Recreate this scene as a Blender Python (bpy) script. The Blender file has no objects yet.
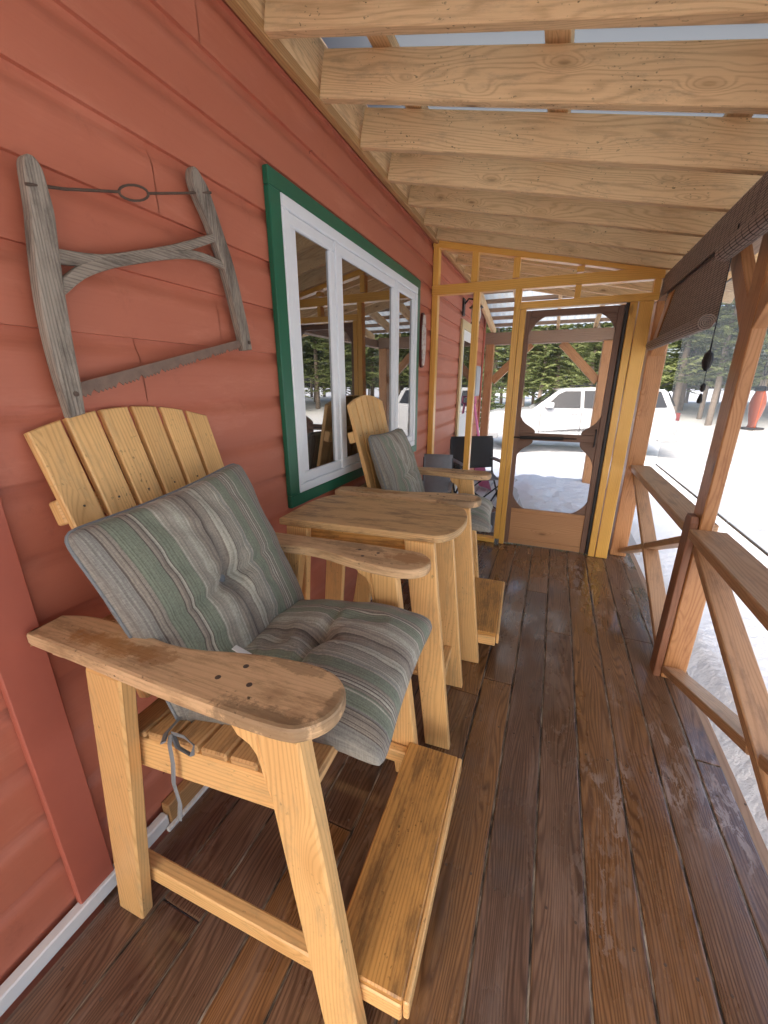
import bpy, bmesh, math, random
import numpy as np
from mathutils import Vector, Matrix, noise as mnoise
R = math.radians
random.seed(7)
scene = bpy.context.scene
COL = scene.collection

# ------------------------------------------------------------------ camera
F_PX = 397.0
cam_d = bpy.data.cameras.new("camera")
cam_d.sensor_fit = 'VERTICAL'
cam_d.sensor_height = 36.0
cam_d.lens = F_PX * 36.0 / 1024.0
cam_d.clip_start = 0.02
cam_d.clip_end = 600.0
cam = bpy.data.objects.new("camera", cam_d)
COL.objects.link(cam)
_p = math.atan2(127.0, F_PX)
_y = R(22.6)
_right = Vector((math.cos(_y), math.sin(_y), 0))
_fwd = Vector((-math.sin(_y) * math.cos(_p), math.cos(_y) * math.cos(_p), -math.sin(_p)))
_up = _right.cross(_fwd)
_m = Matrix((_right, _up, -_fwd)).transposed().to_4x4()
_m.translation = Vector((1.09, 0.0, 1.45))
cam.matrix_world = _m
scene.camera = cam

# ------------------------------------------------------------------ sky, sun, exposure
SUN_EL, SUN_AZ = R(44), R(-166)         # azimuth measured from +Y towards +X
world = bpy.data.worlds.new("World")
scene.world = world
world.use_nodes = True
wn = world.node_tree
sky = wn.nodes.new('ShaderNodeTexSky')
sky.sky_type = 'NISHITA'
sky.sun_disc = False
sky.sun_elevation = SUN_EL
sky.sun_rotation = SUN_AZ
sky.air_density = 1.0
sky.dust_density = 6.0
sky.ozone_density = 0.6
bg = wn.nodes['Background']
bg.inputs['Strength'].default_value = 0.15
wn.links.new(sky.outputs[0], bg.inputs['Color'])
sun_d = bpy.data.lights.new("sun", 'SUN')
sun_d.energy = 0.55
sun_d.angle = R(18)
sun_d.color = (1.0, 0.95, 0.88)
sun = bpy.data.objects.new("sun", sun_d)
COL.objects.link(sun)
_sd = Vector((math.sin(SUN_AZ) * math.cos(SUN_EL), math.cos(SUN_AZ) * math.cos(SUN_EL), math.sin(SUN_EL)))
sun.rotation_euler = _sd.to_track_quat('Z', 'Y').to_euler()
vs = scene.view_settings
vs.view_transform = 'Standard'
vs.look = 'None'
vs.exposure = 1.75
vs.gamma = 1.0
vs.use_curve_mapping = False
cy = scene.cycles
cy.max_bounces = 10
cy.diffuse_bounces = 6
cy.glossy_bounces = 4
cy.transparent_max_bounces = 16
cy.use_denoising = True
cy.sample_clamp_indirect = 8.0

# ------------------------------------------------------------------ shader helpers
class NT:
    def __init__(s, name):
        s.m = bpy.data.materials.new(name)
        s.m.use_nodes = True
        s.t = s.m.node_tree
        s.b = s.t.nodes['Principled BSDF']
        s.out = s.t.nodes['Material Output']
    def n(s, typ, ins=None, **props):
        nd = s.t.nodes.new(typ)
        for k, v in props.items():
            setattr(nd, k, v)
        for k, v in (ins or {}).items():
            s.set(nd.inputs[k], v)
        return nd
    def set(s, sock, v):
        if isinstance(v, bpy.types.NodeSocket):
            s.t.links.new(v, sock)
        elif isinstance(v, (tuple, list)) and len(v) == 3 and sock.type == 'RGBA':
            sock.default_value = (*v, 1)
        else:
            sock.default_value = v
    def math(s, op, a, b=0.0, c=None):
        ins = {0: a, 1: b}
        if c is not None:
            ins[2] = c
        return s.n('ShaderNodeMath', ins, operation=op).outputs[0]
    def mix(s, fac, a, b, blend='MIX'):
        nd = s.t.nodes.new('ShaderNodeMix')
        nd.data_type = 'RGBA'
        nd.blend_type = blend
        s.set(nd.inputs[0], fac); s.set(nd.inputs[6], a); s.set(nd.inputs[7], b)
        return nd.outputs[2]
    def ramp(s, fac, stops, interp='LINEAR'):
        nd = s.t.nodes.new('ShaderNodeValToRGB')
        cr = nd.color_ramp
        cr.interpolation = interp
        while len(cr.elements) > 1:
            cr.elements.remove(cr.elements[-1])
        for i, (p, c) in enumerate(stops):
            e = cr.elements[0] if i == 0 else cr.elements.new(p)
            e.position = p
            e.color = (*c, 1) if len(c) == 3 else c
        s.set(nd.inputs[0], fac)
        return nd.outputs[0]
    def step(s, x, lo, hi):
        return s.n('ShaderNodeMapRange', {0: x, 1: lo, 2: hi, 3: 0.0, 4: 1.0}, interpolation_type='SMOOTHSTEP').outputs[0]
    def noise(s, vec, scale, detail=3, rough=0.55, dist=0.0):
        return s.n('ShaderNodeTexNoise', {'Vector': vec, 'Scale': scale, 'Detail': detail, 'Roughness': rough, 'Distortion': dist}).outputs[0]
    def vmul(s, vec, f):
        return s.n('ShaderNodeVectorMath', {0: vec, 1: f}, operation='MULTIPLY').outputs[0]
    def uv(s):
        return s.n('ShaderNodeUVMap', uv_map='UVMap').outputs[0]
    def obj(s):
        return s.n('ShaderNodeNewGeometry').outputs['Position']
    def tone(s):
        return s.n('ShaderNodeAttribute', attribute_name='tone').outputs['Fac']
    def bump(s, h, strength=0.3, dist=0.002):
        s.set(s.b.inputs['Normal'], s.n('ShaderNodeBump', {'Height': h, 'Strength': strength, 'Distance': dist}).outputs[0])
    def fin(s, color=None, rough=None, **kw):
        if color is not None: s.set(s.b.inputs['Base Color'], color)
        if rough is not None: s.set(s.b.inputs['Roughness'], rough)
        for k, v in kw.items():
            s.set(s.b.inputs[k.replace('_', ' ')], v)
        return s.m

def wood(name, light, dark, rings=70.0, knots=1.0, worn=None, worn_amt=0.0, rough=0.5, spread=0.25, fine=0.35, ringamt=.55, warpamt=16.0, ks=1.0, bump=0.25, coat=0.0, speck=0.0):
    """Board wood: UV u runs along the grain in metres, v across; tone is a random number per board."""
    s = NT(name)
    uv = s.uv()
    sep = s.n('ShaderNodeSeparateXYZ', {0: uv})
    u, v = sep.outputs[0], sep.outputs[1]
    warp = s.noise(s.vmul(uv, (0.9, 7.0, 1)), 1.0, 2)
    vor = s.n('ShaderNodeTexVoronoi', {'Vector': s.vmul(uv, (2.6, 8.5, 1)), 'Scale': ks, 'Randomness': 1.0})
    kd = vor.outputs['Distance']
    krand = s.n('ShaderNodeSeparateColor', {0: vor.outputs['Color']}).outputs[0]
    kon = s.math('GREATER_THAN', krand, 1.0 - 0.4 * knots)
    near = s.math('MULTIPLY', s.math('SUBTRACT', 1.0, s.step(kd, 0.0, 0.42)), kon)
    phase = s.math('ADD', s.math('MULTIPLY', v, rings * 10.0), s.math('MULTIPLY', warp, warpamt * 4.0))
    phase = s.math('ADD', phase, s.math('MULTIPLY', near, 26.0))
    ring = s.math('MULTIPLY_ADD', s.math('SINE', phase), 0.5, 0.5)
    ring = s.math('POWER', ring, 2.6)
    fib = s.noise(s.vmul(uv, (7.0, 230.0, 1)), 1.0, 4, 0.7)
    blot = s.noise(s.vmul(uv, (1.6, 9.0, 1)), 1.0, 4, 0.6)
    f = s.math('ADD', s.math('MULTIPLY', ring, ringamt), s.math('MULTIPLY', s.math('SUBTRACT', fib, 0.5), fine * 2.0))
    f = s.math('ADD', f, s.math('MULTIPLY', s.math('SUBTRACT', blot, 0.5), 0.7))
    col = s.mix(f, light, dark)
    t = s.tone()
    col = s.mix(1.0, col, s.n('ShaderNodeCombineColor', {0: s.math('MULTIPLY_ADD', t, spread, 1 - spread * .55), 1: s.math('MULTIPLY_ADD', t, spread * 1.15, 1 - spread * .6), 2: s.math('MULTIPLY_ADD', t, spread * 1.3, 1 - spread * .65)}).outputs[0], 'MULTIPLY')
    kcore = s.math('MULTIPLY', s.math('SUBTRACT', 1.0, s.step(kd, 0.05, 0.13)), kon)
    col = s.mix(s.math('MULTIPLY', kcore, 0.8), col, tuple(c * 0.35 for c in dark))
    kring = s.math('MULTIPLY', s.math('SUBTRACT', 1.0, s.step(kd, 0.1, 0.3)), kon)
    col = s.mix(s.math('MULTIPLY', kring, 0.35), col, dark)
    if worn:
        w = s.noise(s.vmul(uv, (4.5, 17.0, 1)), 1.0, 8, 0.75)
        wf = s.math('MULTIPLY', s.step(w, 0.52 - worn_amt * .25, 0.72 - worn_amt * .2), min(1.0, 0.4 + worn_amt))
        col = s.mix(wf, col, worn)
    if speck:
        sp = s.noise(s.vmul(uv, (60, 90, 1)), 1.0, 2)
        gate = s.step(s.noise(s.vmul(uv, (6, 9, 1)), 1.0, 2), .45, .7)
        col = s.mix(s.math('MULTIPLY', s.math('MULTIPLY', s.step(sp, .62, .7), gate), speck), col, tuple(c * .22 for c in dark))
    s.bump(s.math('ADD', s.math('MULTIPLY', ring, .4), fib), bump, 0.0015)
    rr = s.math('MULTIPLY_ADD', blot, 0.25, rough - 0.12)
    m = s.fin(col, rr)
    s.b.inputs['Specular IOR Level'].default_value = 0.4
    if coat:
        s.b.inputs['Coat Weight'].default_value = coat
        s.b.inputs['Coat Roughness'].default_value = 0.25
    return m

def stain_arm(m):
    s = NT.__new__(NT); s.m = m; s.t = m.node_tree; s.b = s.t.nodes['Principled BSDF']; s.out = s.t.nodes['Material Output']
    lk = s.b.inputs['Base Color'].links[0].from_socket
    oc = s.n('ShaderNodeTexCoord').outputs['Object']
    wob = s.noise(oc, 14, 6, .75)
    def blob(cx, cy, rx, ry, lo, hi):
        d = s.n('ShaderNodeVectorMath', {0: s.n('ShaderNodeVectorMath', {0: oc, 1: (cx, cy, 0)}, operation='SUBTRACT').outputs[0], 1: (1 / rx, 1 / ry, 0)}, operation='MULTIPLY').outputs[0]
        l = s.n('ShaderNodeVectorMath', {0: d}, operation='LENGTH').outputs['Value']
        return s.math('SUBTRACT', 1.0, s.step(s.math('ADD', l, s.math('MULTIPLY', s.math('SUBTRACT', wob, .5), 3.2)), lo, hi))
    col = lk
    for cx, cy, rx, ry, c, a in ((-.17, -.335, .13, .035, (.42, .19, .05), .7), (-.06, -.33, .08, .03, (.30, .14, .045), .6), (.30, -.385, .16, .03, (.13, .085, .048), .6), (.375, -.31, .02, .09, (.15, .10, .055), .55), (.24, -.255, .10, .018, (.2, .13, .07), .5), (.32, .33, .10, .05, (.34, .15, .045), .65), (.1, .36, .12, .03, (.15, .095, .05), .5)):
        col = s.mix(s.math('MULTIPLY', blob(cx, cy, rx, ry, .55, .95), a), col, c)
    s.set(s.b.inputs['Base Color'], col)
def plain(name, col, rough=0.5, metal=0.0, var=0.12, scale=8.0, bump=0.0):
    s = NT(name)
    n = s.noise(s.obj(), scale, 4, 0.6)
    c = s.mix(n, tuple(x * (1 - var) for x in col), tuple(min(1, x * (1 + var)) for x in col))
    if bump:
        s.bump(s.noise(s.obj(), scale * 12, 3), bump, 0.002)
    return s.fin(c, rough, Metallic=metal)

M = {}
M['pine'] = wood('chair_pine', (0.80, 0.49, 0.20), (0.50, 0.25, 0.08), rings=60, ringamt=.45, knots=.8, worn=(0.42, 0.29, 0.15), worn_amt=.12, rough=.42, spread=.2, fine=.45, speck=.6)
M['arm'] = wood('weathered_arm', (0.68, 0.46, 0.255), (0.42, 0.26, 0.13), rings=60, knots=.2, ringamt=.3, worn=(0.26, 0.15, 0.07), worn_amt=.3, rough=.55, spread=.12, fine=.6, speck=1.0)
M['tabletop'] = wood('weathered_tabletop', (0.64, 0.42, 0.20), (0.34, 0.19, 0.075), rings=90, ringamt=.5, knots=.2, worn=(0.10, 0.06, 0.03), worn_amt=.28, rough=.55, spread=.14, fine=.6, speck=.6)
M['footrest'] = wood('footrest_pine', (0.66, 0.345, 0.10), (0.36, 0.15, 0.035), rings=55, knots=.7, worn=(0.15, 0.08, 0.035), worn_amt=.3, rough=.4, spread=.1, fine=.5, speck=.8)
M['seat'] = wood('seat_slat_pine', (0.62, 0.375, 0.16), (0.42, 0.2, 0.07), rings=60, knots=.4, worn=(0.09, 0.055, 0.03), worn_amt=.25, rough=.55, spread=.2, fine=.4, speck=.8)
M['rafter'] = wood('rafter_spruce', (0.84, 0.60, 0.33), (0.47, 0.275, 0.125), rings=42, ringamt=.42, warpamt=26, knots=1.6, worn=(0.42, 0.29, 0.175), worn_amt=.12, rough=.7, spread=.24, fine=.6, speck=1.0, ks=1.45)
M['frame'] = wood('varnished_frame', (0.84, 0.48, 0.11), (0.58, 0.27, 0.04), rings=50, ringamt=.4, knots=1.0, rough=.32, spread=.14, fine=.35, coat=.3)
M['door'] = wood('door_cedar', (0.50, 0.27, 0.13), (0.34, 0.16, 0.07), rings=50, knots=.5, rough=.4, spread=.1, fine=.25)
M['darkdoor'] = wood('screen_door_rail', (0.20, 0.115, 0.08), (0.11, 0.06, 0.042), rings=50, knots=.2, rough=.5, spread=.1, fine=.3)
M['post'] = wood('cedar_post', (0.50, 0.25, 0.105), (0.31, 0.125, 0.042), rings=45, knots=.8, worn=(0.24, 0.085, 0.03), worn_amt=.15, rough=.42, spread=.1, fine=.25, coat=.15)
M['rail'] = wood('rail_wood', (0.50, 0.30, 0.165), (0.33, 0.18, 0.085), rings=50, knots=.3, worn=(0.20, 0.125, 0.08), worn_amt=.2, rough=.45, spread=.14, fine=.35)
M['brownrail'] = wood('dark_rail_wood', (0.28, 0.125, 0.07), (0.17, 0.07, 0.036), rings=50, knots=.3, worn=(0.20, 0.12, 0.08), worn_amt=.2, rough=.45, spread=.14, fine=.35)
M['greywood'] = wood('weathered_grey_wood', (0.36, 0.315, 0.26), (0.105, 0.083, 0.064), rings=90, ringamt=.5, knots=.0, worn=(0.055, 0.045, 0.038), worn_amt=.3, rough=.8, spread=.3, fine=1.0, bump=.8)
M['beam'] = wood('grey_brown_beam', (0.33, 0.22, 0.15), (0.19, 0.12, 0.075), rings=40, knots=.5, rough=.7, spread=.2)
M['sillwood'] = wood('floor_trim_wood', (0.5, 0.29, 0.12), (0.32, 0.16, 0.06), rings=50, knots=.3, rough=.5)

def floor_mat():
    s = NT('wet_deck_boards')
    uv = s.uv(); pos = s.obj()
    sep = s.n('ShaderNodeSeparateXYZ', {0: uv})
    v = sep.outputs[1]
    warp = s.noise(s.vmul(uv, (0.7, 6.0, 1)), 1.0, 2)
    ring = s.math('MULTIPLY_ADD', s.math('SINE', s.math('ADD', s.math('MULTIPLY', v, 560.0), s.math('MULTIPLY', warp, 150.0))), .5, .5)
    ring = s.math('POWER', ring, 2.0)
    fib = s.noise(s.vmul(uv, (6.0, 190.0, 1)), 1.0, 4, .7)
    blot = s.noise(s.vmul(uv, (1.6, 12.0, 1)), 1.0, 5, .7)
    t = s.tone()
    base = s.ramp(t, [(0.0, (0.15, 0.084, 0.055)), (.4, (0.215, 0.128, 0.082)), (.7, (0.245, 0.135, 0.07)), (1.0, (0.29, 0.145, 0.058))])
    col = s.mix(s.math('MULTIPLY', ring, .85), base, s.mix(1.0, base, (.36, .31, .3), 'MULTIPLY'))
    col = s.mix(s.math('MULTIPLY', s.step(fib, .42, .66), .75), col, s.mix(1.0, base, (.45, .4, .38), 'MULTIPLY'))
    grey = s.math('MULTIPLY', s.step(blot, .5, .72), .4)
    col = s.mix(grey, col, (0.30, 0.21, 0.165))
    wetn = s.noise(s.vmul(pos, (2.2, 1.0, 1)), 1.7, 5, .62)
    wet = s.step(wetn, .36, .66)
    col = s.mix(s.math('MULTIPLY', wet, .5), col, s.mix(1.0, col, (.45, .42, .42), 'MULTIPLY'))
    # wet glints and icy patches painted into the colour near the right hand boards
    sepp = s.n('ShaderNodeSeparateXYZ', {0: pos})
    sc = s.noise(s.vmul(pos, (26, 9, 1)), 1.0, 6, .75, .6)
    zone = s.math('MULTIPLY', s.step(sepp.outputs[0], 1.15, 1.45), s.step(s.noise(s.vmul(pos, (3.0, 1.3, 1)), 1.3, 3), .5, .66))
    glint_ice = s.math('MULTIPLY', s.math('MULTIPLY', s.step(sc, .5, .55), zone), .6)
    col = s.mix(glint_ice, col, (0.37, 0.30, 0.26))
    rough = s.math('MULTIPLY_ADD', wet, -.30, .40)
    rough = s.math('ADD', rough, s.math('MULTIPLY', fib, .08))
    hgt = s.math('ADD', s.math('MULTIPLY', ring, .35), s.math('MULTIPLY', fib, .7))
    s.bump(s.math('MULTIPLY', hgt, s.math('MULTIPLY_ADD', wet, -.6, 1.0)), .35, .002)
    s.fin(col, rough)
    s.set(s.b.inputs['Coat Weight'], s.math('MULTIPLY', wet, .8))
    s.b.inputs['Coat Roughness'].default_value = .10
    return s.m
M['floor'] = floor_mat()
stain_arm(M['arm'])

def debris_mat():
    s = NT('gap_debris')
    n = s.noise(s.vmul(s.obj(), (60, 7, 1)), 1.0, 4, .7)
    col = s.ramp(n, [(.42, (.02, .014, .01)), (.56, (.20, .16, .12)), (.7, (.45, .40, .34))])
    return s.fin(col, .8)
M['debris'] = debris_mat()
def siding_mat():
    s = NT('red_painted_siding')
    pos = s.obj(); uv = s.uv(); t = s.tone()
    n1 = s.noise(s.vmul(pos, (1, 1.2, 3.0)), 1.6, 5, .6)
    n2 = s.noise(s.vmul(uv, (2.0, 120, 1)), 1.0, 3, .6)
    col = s.mix(n1, (0.43, 0.128, 0.073), (0.52, 0.178, 0.106))
    col = s.mix(s.math('MULTIPLY', s.step(n2, .5, .8), .18), col, (0.36, .085, .05))
    col = s.mix(s.math('MULTIPLY', t, .22), col, (0.45, .12, .068))
    fade = s.noise(s.vmul(pos, (1, 2.2, 9.0)), 1.0, 5, .7)
    col = s.mix(s.math('MULTIPLY', s.step(fade, .5, .72), .35), col, (0.64, .26, .17))
    dirt = s.noise(s.vmul(pos, (1, 7, 5)), 1.0, 6, .75)
    col = s.mix(s.math('MULTIPLY', s.step(dirt, .58, .72), .3), col, (0.26, .075, .045))
    vor = s.n('ShaderNodeTexVoronoi', {'Vector': s.vmul(pos, (0, 6.2, 6.2)), 'Scale': 1.0})
    rnd = s.n('ShaderNodeSeparateColor', {0: vor.outputs['Color']}).outputs[0]
    nick = s.math('MULTIPLY', s.math('LESS_THAN', vor.outputs['Distance'], s.math('MULTIPLY_ADD', rnd, .022, .012)), s.math('GREATER_THAN', rnd, .55))
    col = s.mix(s.math('MULTIPLY', nick, .7), col, (.12, .035, .025))
    s.bump(s.math('ADD', n2, s.math('MULTIPLY', s.noise(pos, 40, 3), .5)), .12, .002)
    return s.fin(col, s.math('MULTIPLY_ADD', n1, .2, .42))
M['siding'] = siding_mat()
M['redtrim'] = plain('red_trim_paint', (0.44, 0.12, 0.076), .5, var=.15, scale=5, bump=.1)
M['green'] = plain('green_casing_paint', (0.012, 0.125, 0.07), .35, var=.25, scale=4)
M['vinyl'] = plain('white_vinyl', (0.78, 0.83, 0.87), .35, var=.03)
M['whitepaint'] = plain('white_paint', (0.74, 0.76, 0.75), .45, var=.08, scale=14)
M['cream'] = plain('cream_paint', (0.62, 0.50, 0.26), .45, var=.1)
M['black'] = plain('black_plastic', (0.012, 0.012, 0.014), .45, var=.3)
M['blackmetal'] = plain('black_metal', (0.02, 0.02, 0.022), .4, .6, var=.3)
M['blackcloth'] = plain('black_nylon', (0.012, 0.013, 0.016), .85, var=.4, scale=30, bump=.4)
M['greycloth'] = plain('grey_nylon', (0.22, 0.23, 0.25), .85, var=.15, scale=30, bump=.4)
M['steel'] = plain('galvanised_steel', (0.42, 0.43, 0.44), .35, .9, var=.2, scale=20)
M['rust'] = plain('old_iron', (0.13, 0.095, 0.075), .65, .5, var=.4, scale=60, bump=.5)
M['sawblade'] = plain('rusty_blade', (0.22, 0.15, 0.115), .6, .3, var=.35, scale=40, bump=.4)
M['pink'] = plain('pink_plastic', (0.80, 0.20, 0.42), .35, var=.06)
M['roofsheet'] = plain('main_roof_sheet', (0.45, 0.48, 0.5), .4, .1, var=.08, scale=3)
M['carpaint'] = plain('white_car_paint', (0.45, 0.465, 0.48), .18, var=.02)
M['chrome'] = plain('chrome_trim', (0.5, 0.5, 0.52), .15, 1.0, var=.1)
M['tyre'] = plain('tyre_rubber', (0.022, 0.022, 0.023), .8, var=.3)
M['tail'] = plain('red_lens', (0.22, 0.03, 0.025), .2, var=.1)
M['headlens'] = plain('clear_lens', (0.45, 0.47, 0.5), .1, .3, var=.1)
M['bark'] = plain('grey_bark', (0.26, 0.21, 0.17), .9, var=.4, scale=9, bump=.6)
M['tie'] = plain('grey_tie_ribbon', (0.20, 0.215, 0.225), .8, var=.15, scale=40)
M['bagwhite'] = plain('white_plastic_bag', (0.62, 0.64, 0.66), .4, var=.15, scale=20)
M['housewall'] = M['siding']

def glass_dark():
    s = NT('dark_window_glass')
    return s.fin((0.006, 0.007, 0.008), .015, IOR=4.2)
M['pane'] = glass_dark()
def car_glass():
    s = NT('tinted_car_glass')
    return s.fin((0.012, 0.014, 0.017), .05, IOR=1.5)
M['carglass'] = car_glass()
def redglass():
    s = NT('red_feeder_glass')
    return s.fin((0.80, 0.17, 0.06), .12, Transmission_Weight=.15)
M['redglass'] = redglass()
def lantern_glass():
    s = NT('frosted_lamp_glass')
    return s.fin((0.6, 0.6, 0.58), .3)
M['lampglass'] = lantern_glass()

def screen_mat(name, amt, col):
    s = NT(name)
    tr = s.n('ShaderNodeBsdfTransparent')
    d1 = s.n('ShaderNodeBsdfDiffuse', {'Color': (*col, 1)})
    d2 = s.n('ShaderNodeBsdfTranslucent', {'Color': (*col, 1)})
    df = s.n('ShaderNodeMixShader', {0: .5, 1: d1.outputs[0], 2: d2.outputs[0]})
    n = s.noise(s.obj(), 2.5, 3)
    fac = s.math('MULTIPLY_ADD', n, .06, amt - .03)
    mx = s.n('ShaderNodeMixShader', {0: fac, 1: tr.outputs[0], 2: df.outputs[0]})
    s.t.links.new(mx.outputs[0], s.out.inputs['Surface'])
    return s.m
M['screen'] = screen_mat('insect_screen', .45, (0.31, 0.34, 0.35))
M['screenfine'] = screen_mat('fine_insect_screen', .09, (0.3, 0.32, 0.33))

def clear_sheet():
    s = NT('translucent_roof_sheet')
    d = s.n('ShaderNodeBsdfDiffuse', {'Color': (.6, .66, .68, 1)}); t_ = s.n('ShaderNodeBsdfTranslucent', {'Color': (.62, .68, .70, 1)})
    mx = s.n('ShaderNodeMixShader', {0: .6, 1: d.outputs[0], 2: t_.outputs[0]})
    s.t.links.new(mx.outputs[0], s.out.inputs['Surface'])
    return s.m
M['clearsheet'] = clear_sheet()
def blue_sheet():
    s = NT('milky_blue_roof_sheet')
    d = s.n('ShaderNodeBsdfDiffuse', {'Color': (.36, .42, .46, 1)}); t_ = s.n('ShaderNodeBsdfTranslucent', {'Color': (.20, .225, .245, 1)})
    mx = s.n('ShaderNodeMixShader', {0: .5, 1: d.outputs[0], 2: t_.outputs[0]})
    s.t.links.new(mx.outputs[0], s.out.inputs['Surface'])
    return s.m
M['bluesheet'] = blue_sheet()
def blind_mat():
    s = NT('woven_bamboo_blind')
    uv = s.uv()
    sep = s.n('ShaderNodeSeparateXYZ', {0: uv})
    u, v = sep.outputs[0], sep.outputs[1]
    rod = s.math('MULTIPLY_ADD', s.math('SINE', s.math('MULTIPLY', v, 2 * math.pi / .011)), .5, .5)
    n = s.noise(s.vmul(uv, (9, 91, 1)), 1.0, 2)
    col = s.mix(n, (0.22, 0.17, 0.15), (0.52, 0.43, 0.37))
    col = s.mix(s.math('MULTIPLY', s.step(rod, .45, .05), .85), col, (0.02, 0.013, 0.011))
    wob = s.math('ADD', u, s.math('MULTIPLY', s.noise(s.vmul(uv, (3, 40, 1)), 1.0, 2), .012))
    fr = s.math('PINGPONG', wob, .03)
    st = s.math('LESS_THAN', fr, .0028)
    col = s.mix(s.math('MULTIPLY', st, .85), col, (0.016, 0.011, 0.01))
    s.bump(s.math('ADD', rod, s.math('MULTIPLY', n, .5)), .5, .002)
    s.fin(col, .65)
    tr = s.n('ShaderNodeBsdfTransparent')
    gap = s.math('MULTIPLY', s.math('LESS_THAN', rod, .12), s.math('GREATER_THAN', n, .5))
    mx = s.n('ShaderNodeMixShader', {0: s.math('MULTIPLY', gap, .55), 1: s.b.outputs[0], 2: tr.outputs[0]})
    s.t.links.new(mx.outputs[0], s.out.inputs['Surface'])
    return s.m
M['blind'] = blind_mat()

def cushion_mat():
    s = NT('striped_cushion_fabric')
    uv = s.uv()
    v = s.n('ShaderNodeSeparateXYZ', {0: uv}).outputs[1]
    sage = (0.180, 0.203, 0.150); grey = (0.275, 0.255, 0.21); lite = (0.36, 0.345, 0.285); tan = (0.25, 0.22, 0.18); slate = (0.22, 0.213, 0.19); dk = (0.115, 0.095, 0.08)
    seq = [(slate, 5), (dk, .45), (tan, 1), (dk, .4), (tan, 1.6), (dk, .4), (tan, 1.2), (dk, .4), (slate, .9), (sage, 4.2), (lite, .5), (sage, .7), (tan, .7), (dk, .35), (lite, .8), (dk, .35), (lite, .7), (dk, .3), (tan, 1), (sage, 3.6), (lite, .6), (slate, .8), (lite, 1.0), (grey, 3.4), (dk, .3), (lite, 2.4), (tan, 3.0), (dk, .8), (tan, 3.2), (lite, 3), (grey, 3), (lite, .8), (sage, 4), (dk, .35), (lite, .8), (dk, .35), (tan, 1.5), (dk, .4), (sage, 6), (tan, 1), (dk, .4), (tan, 2), (dk, .5), (slate, 6)]
    tot = sum(w for _, w in seq)
    # a colour ramp holds 32 stops: two ramps, one for each half
    half = tot * .5
    def stops(lo, hi):
        out, p = [], 0.0
        for c, w in seq:
            a, b = p, p + w
            if b > lo and a < hi:
                out.append((max(0.0, (a - lo) / (hi - lo)), c))
            p = b
        return out
    a = s.ramp(s.math('MULTIPLY', v, 2.0), stops(0, half), 'CONSTANT')
    b = s.ramp(s.math('MULTIPLY_ADD', v, 2.0, -1.0), stops(half, tot), 'CONSTANT')
    col = s.mix(s.math('GREATER_THAN', v, .5), a, b)
    fs_ = s.n('ShaderNodeTexNoise', {'W': s.math('MULTIPLY', v, 95.0), 'Scale': 1.0, 'Detail': 2.0}, noise_dimensions='1D').outputs[0]
    col = s.mix(1.0, col, s.ramp(fs_, [(.36, (.80, .79, .78)), (.5, (1, 1, 1)), (.66, (1.16, 1.16, 1.13))]), 'MULTIPLY')
    th = s.noise(s.vmul(uv, (40, 420, 1)), 1.0, 2, .6)
    th2 = s.noise(s.vmul(uv, (420, 60, 1)), 1.0, 2, .6)
    w = s.math('ADD', s.math('MULTIPLY', th, .6), s.math('MULTIPLY', th2, .6))
    col = s.mix(1.0, col, s.ramp(w, [(.35, (.62, .62, .62)), (.75, (1.3, 1.3, 1.3))]), 'MULTIPLY')
    s.bump(w, .5, .0015)
    s.fin(col, .92)
    s.b.inputs['Sheen Weight'].default_value = .15
    return s.m
M['cushion'] = cushion_mat()

def snow_mat():
    s = NT('snow')
    pos = s.obj()
    n = s.noise(pos, 1.2, 5, .6)
    n2 = s.noise(pos, 9, 4, .6)
    col = s.mix(n, (0.66, 0.685, 0.71), (0.74, 0.76, 0.78))
    s.bump(s.math('ADD', n, s.math('MULTIPLY', n2, .35)), .7, .12)
    return s.fin(col, .75)
M['snow'] = snow_mat()
def leaf_mat(name, a, b):
    s = NT(name)
    t = s.tone()
    col = s.mix(t, a, b)
    s.fin(col, .65)
    tl = s.n('ShaderNodeBsdfTranslucent', {'Color': col})
    mx = s.n('ShaderNodeMixShader', {0: .45, 1: s.b.outputs[0], 2: tl.outputs[0]})
    s.t.links.new(mx.outputs[0], s.out.inputs['Surface'])
    return s.m
M['needle'] = leaf_mat('green_needles', (0.13, 0.18, 0.065), (0.34, 0.38, 0.16))
M['needledark'] = leaf_mat('dark_needles', (0.085, 0.13, 0.055), (0.22, 0.27, 0.11))
def deck_far_mat():
    s = NT('frosted_deck')
    uv = s.uv()
    n = s.noise(s.vmul(uv, (2, 6, 1)), 1.0, 5, .7)
    f = s.noise(s.vmul(uv, (5, 200, 1)), 1.0, 3)
    col = s.mix(n, (0.30, 0.27, 0.25), (0.62, 0.62, 0.63))
    col = s.mix(s.math('MULTIPLY', f, .3), col, (.2, .17, .15))
    return s.fin(col, .5)
M['fardeck'] = deck_far_mat()
def plaque_mat():
    s = NT('painted_plaque_face')
    n = s.noise(s.obj(), 28, 4, .7)
    col = s.ramp(n, [(.3, (.30, .08, .06)), (.42, (.5, .42, .38)), (.6, (.62, .6, .58)), (.75, (.25, .2, .18))])
    return s.fin(col, .5)
M['plaque'] = plaque_mat()
M['plaqueedge'] = plain('dark_red_wood', (0.10, 0.022, 0.018), .5)

# ------------------------------------------------------------------ mesh helpers
def fr(o, x, y):
    """4x4 frame at o with local x along x, y near y."""
    x = Vector(x).normalized()
    z = x.cross(Vector(y)).normalized()
    y = z.cross(x)
    m = Matrix((x, y, z)).transposed().to_4x4()
    m.translation = Vector(o)
    return m
def T(x, y, z): return Matrix.Translation((x, y, z))

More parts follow.
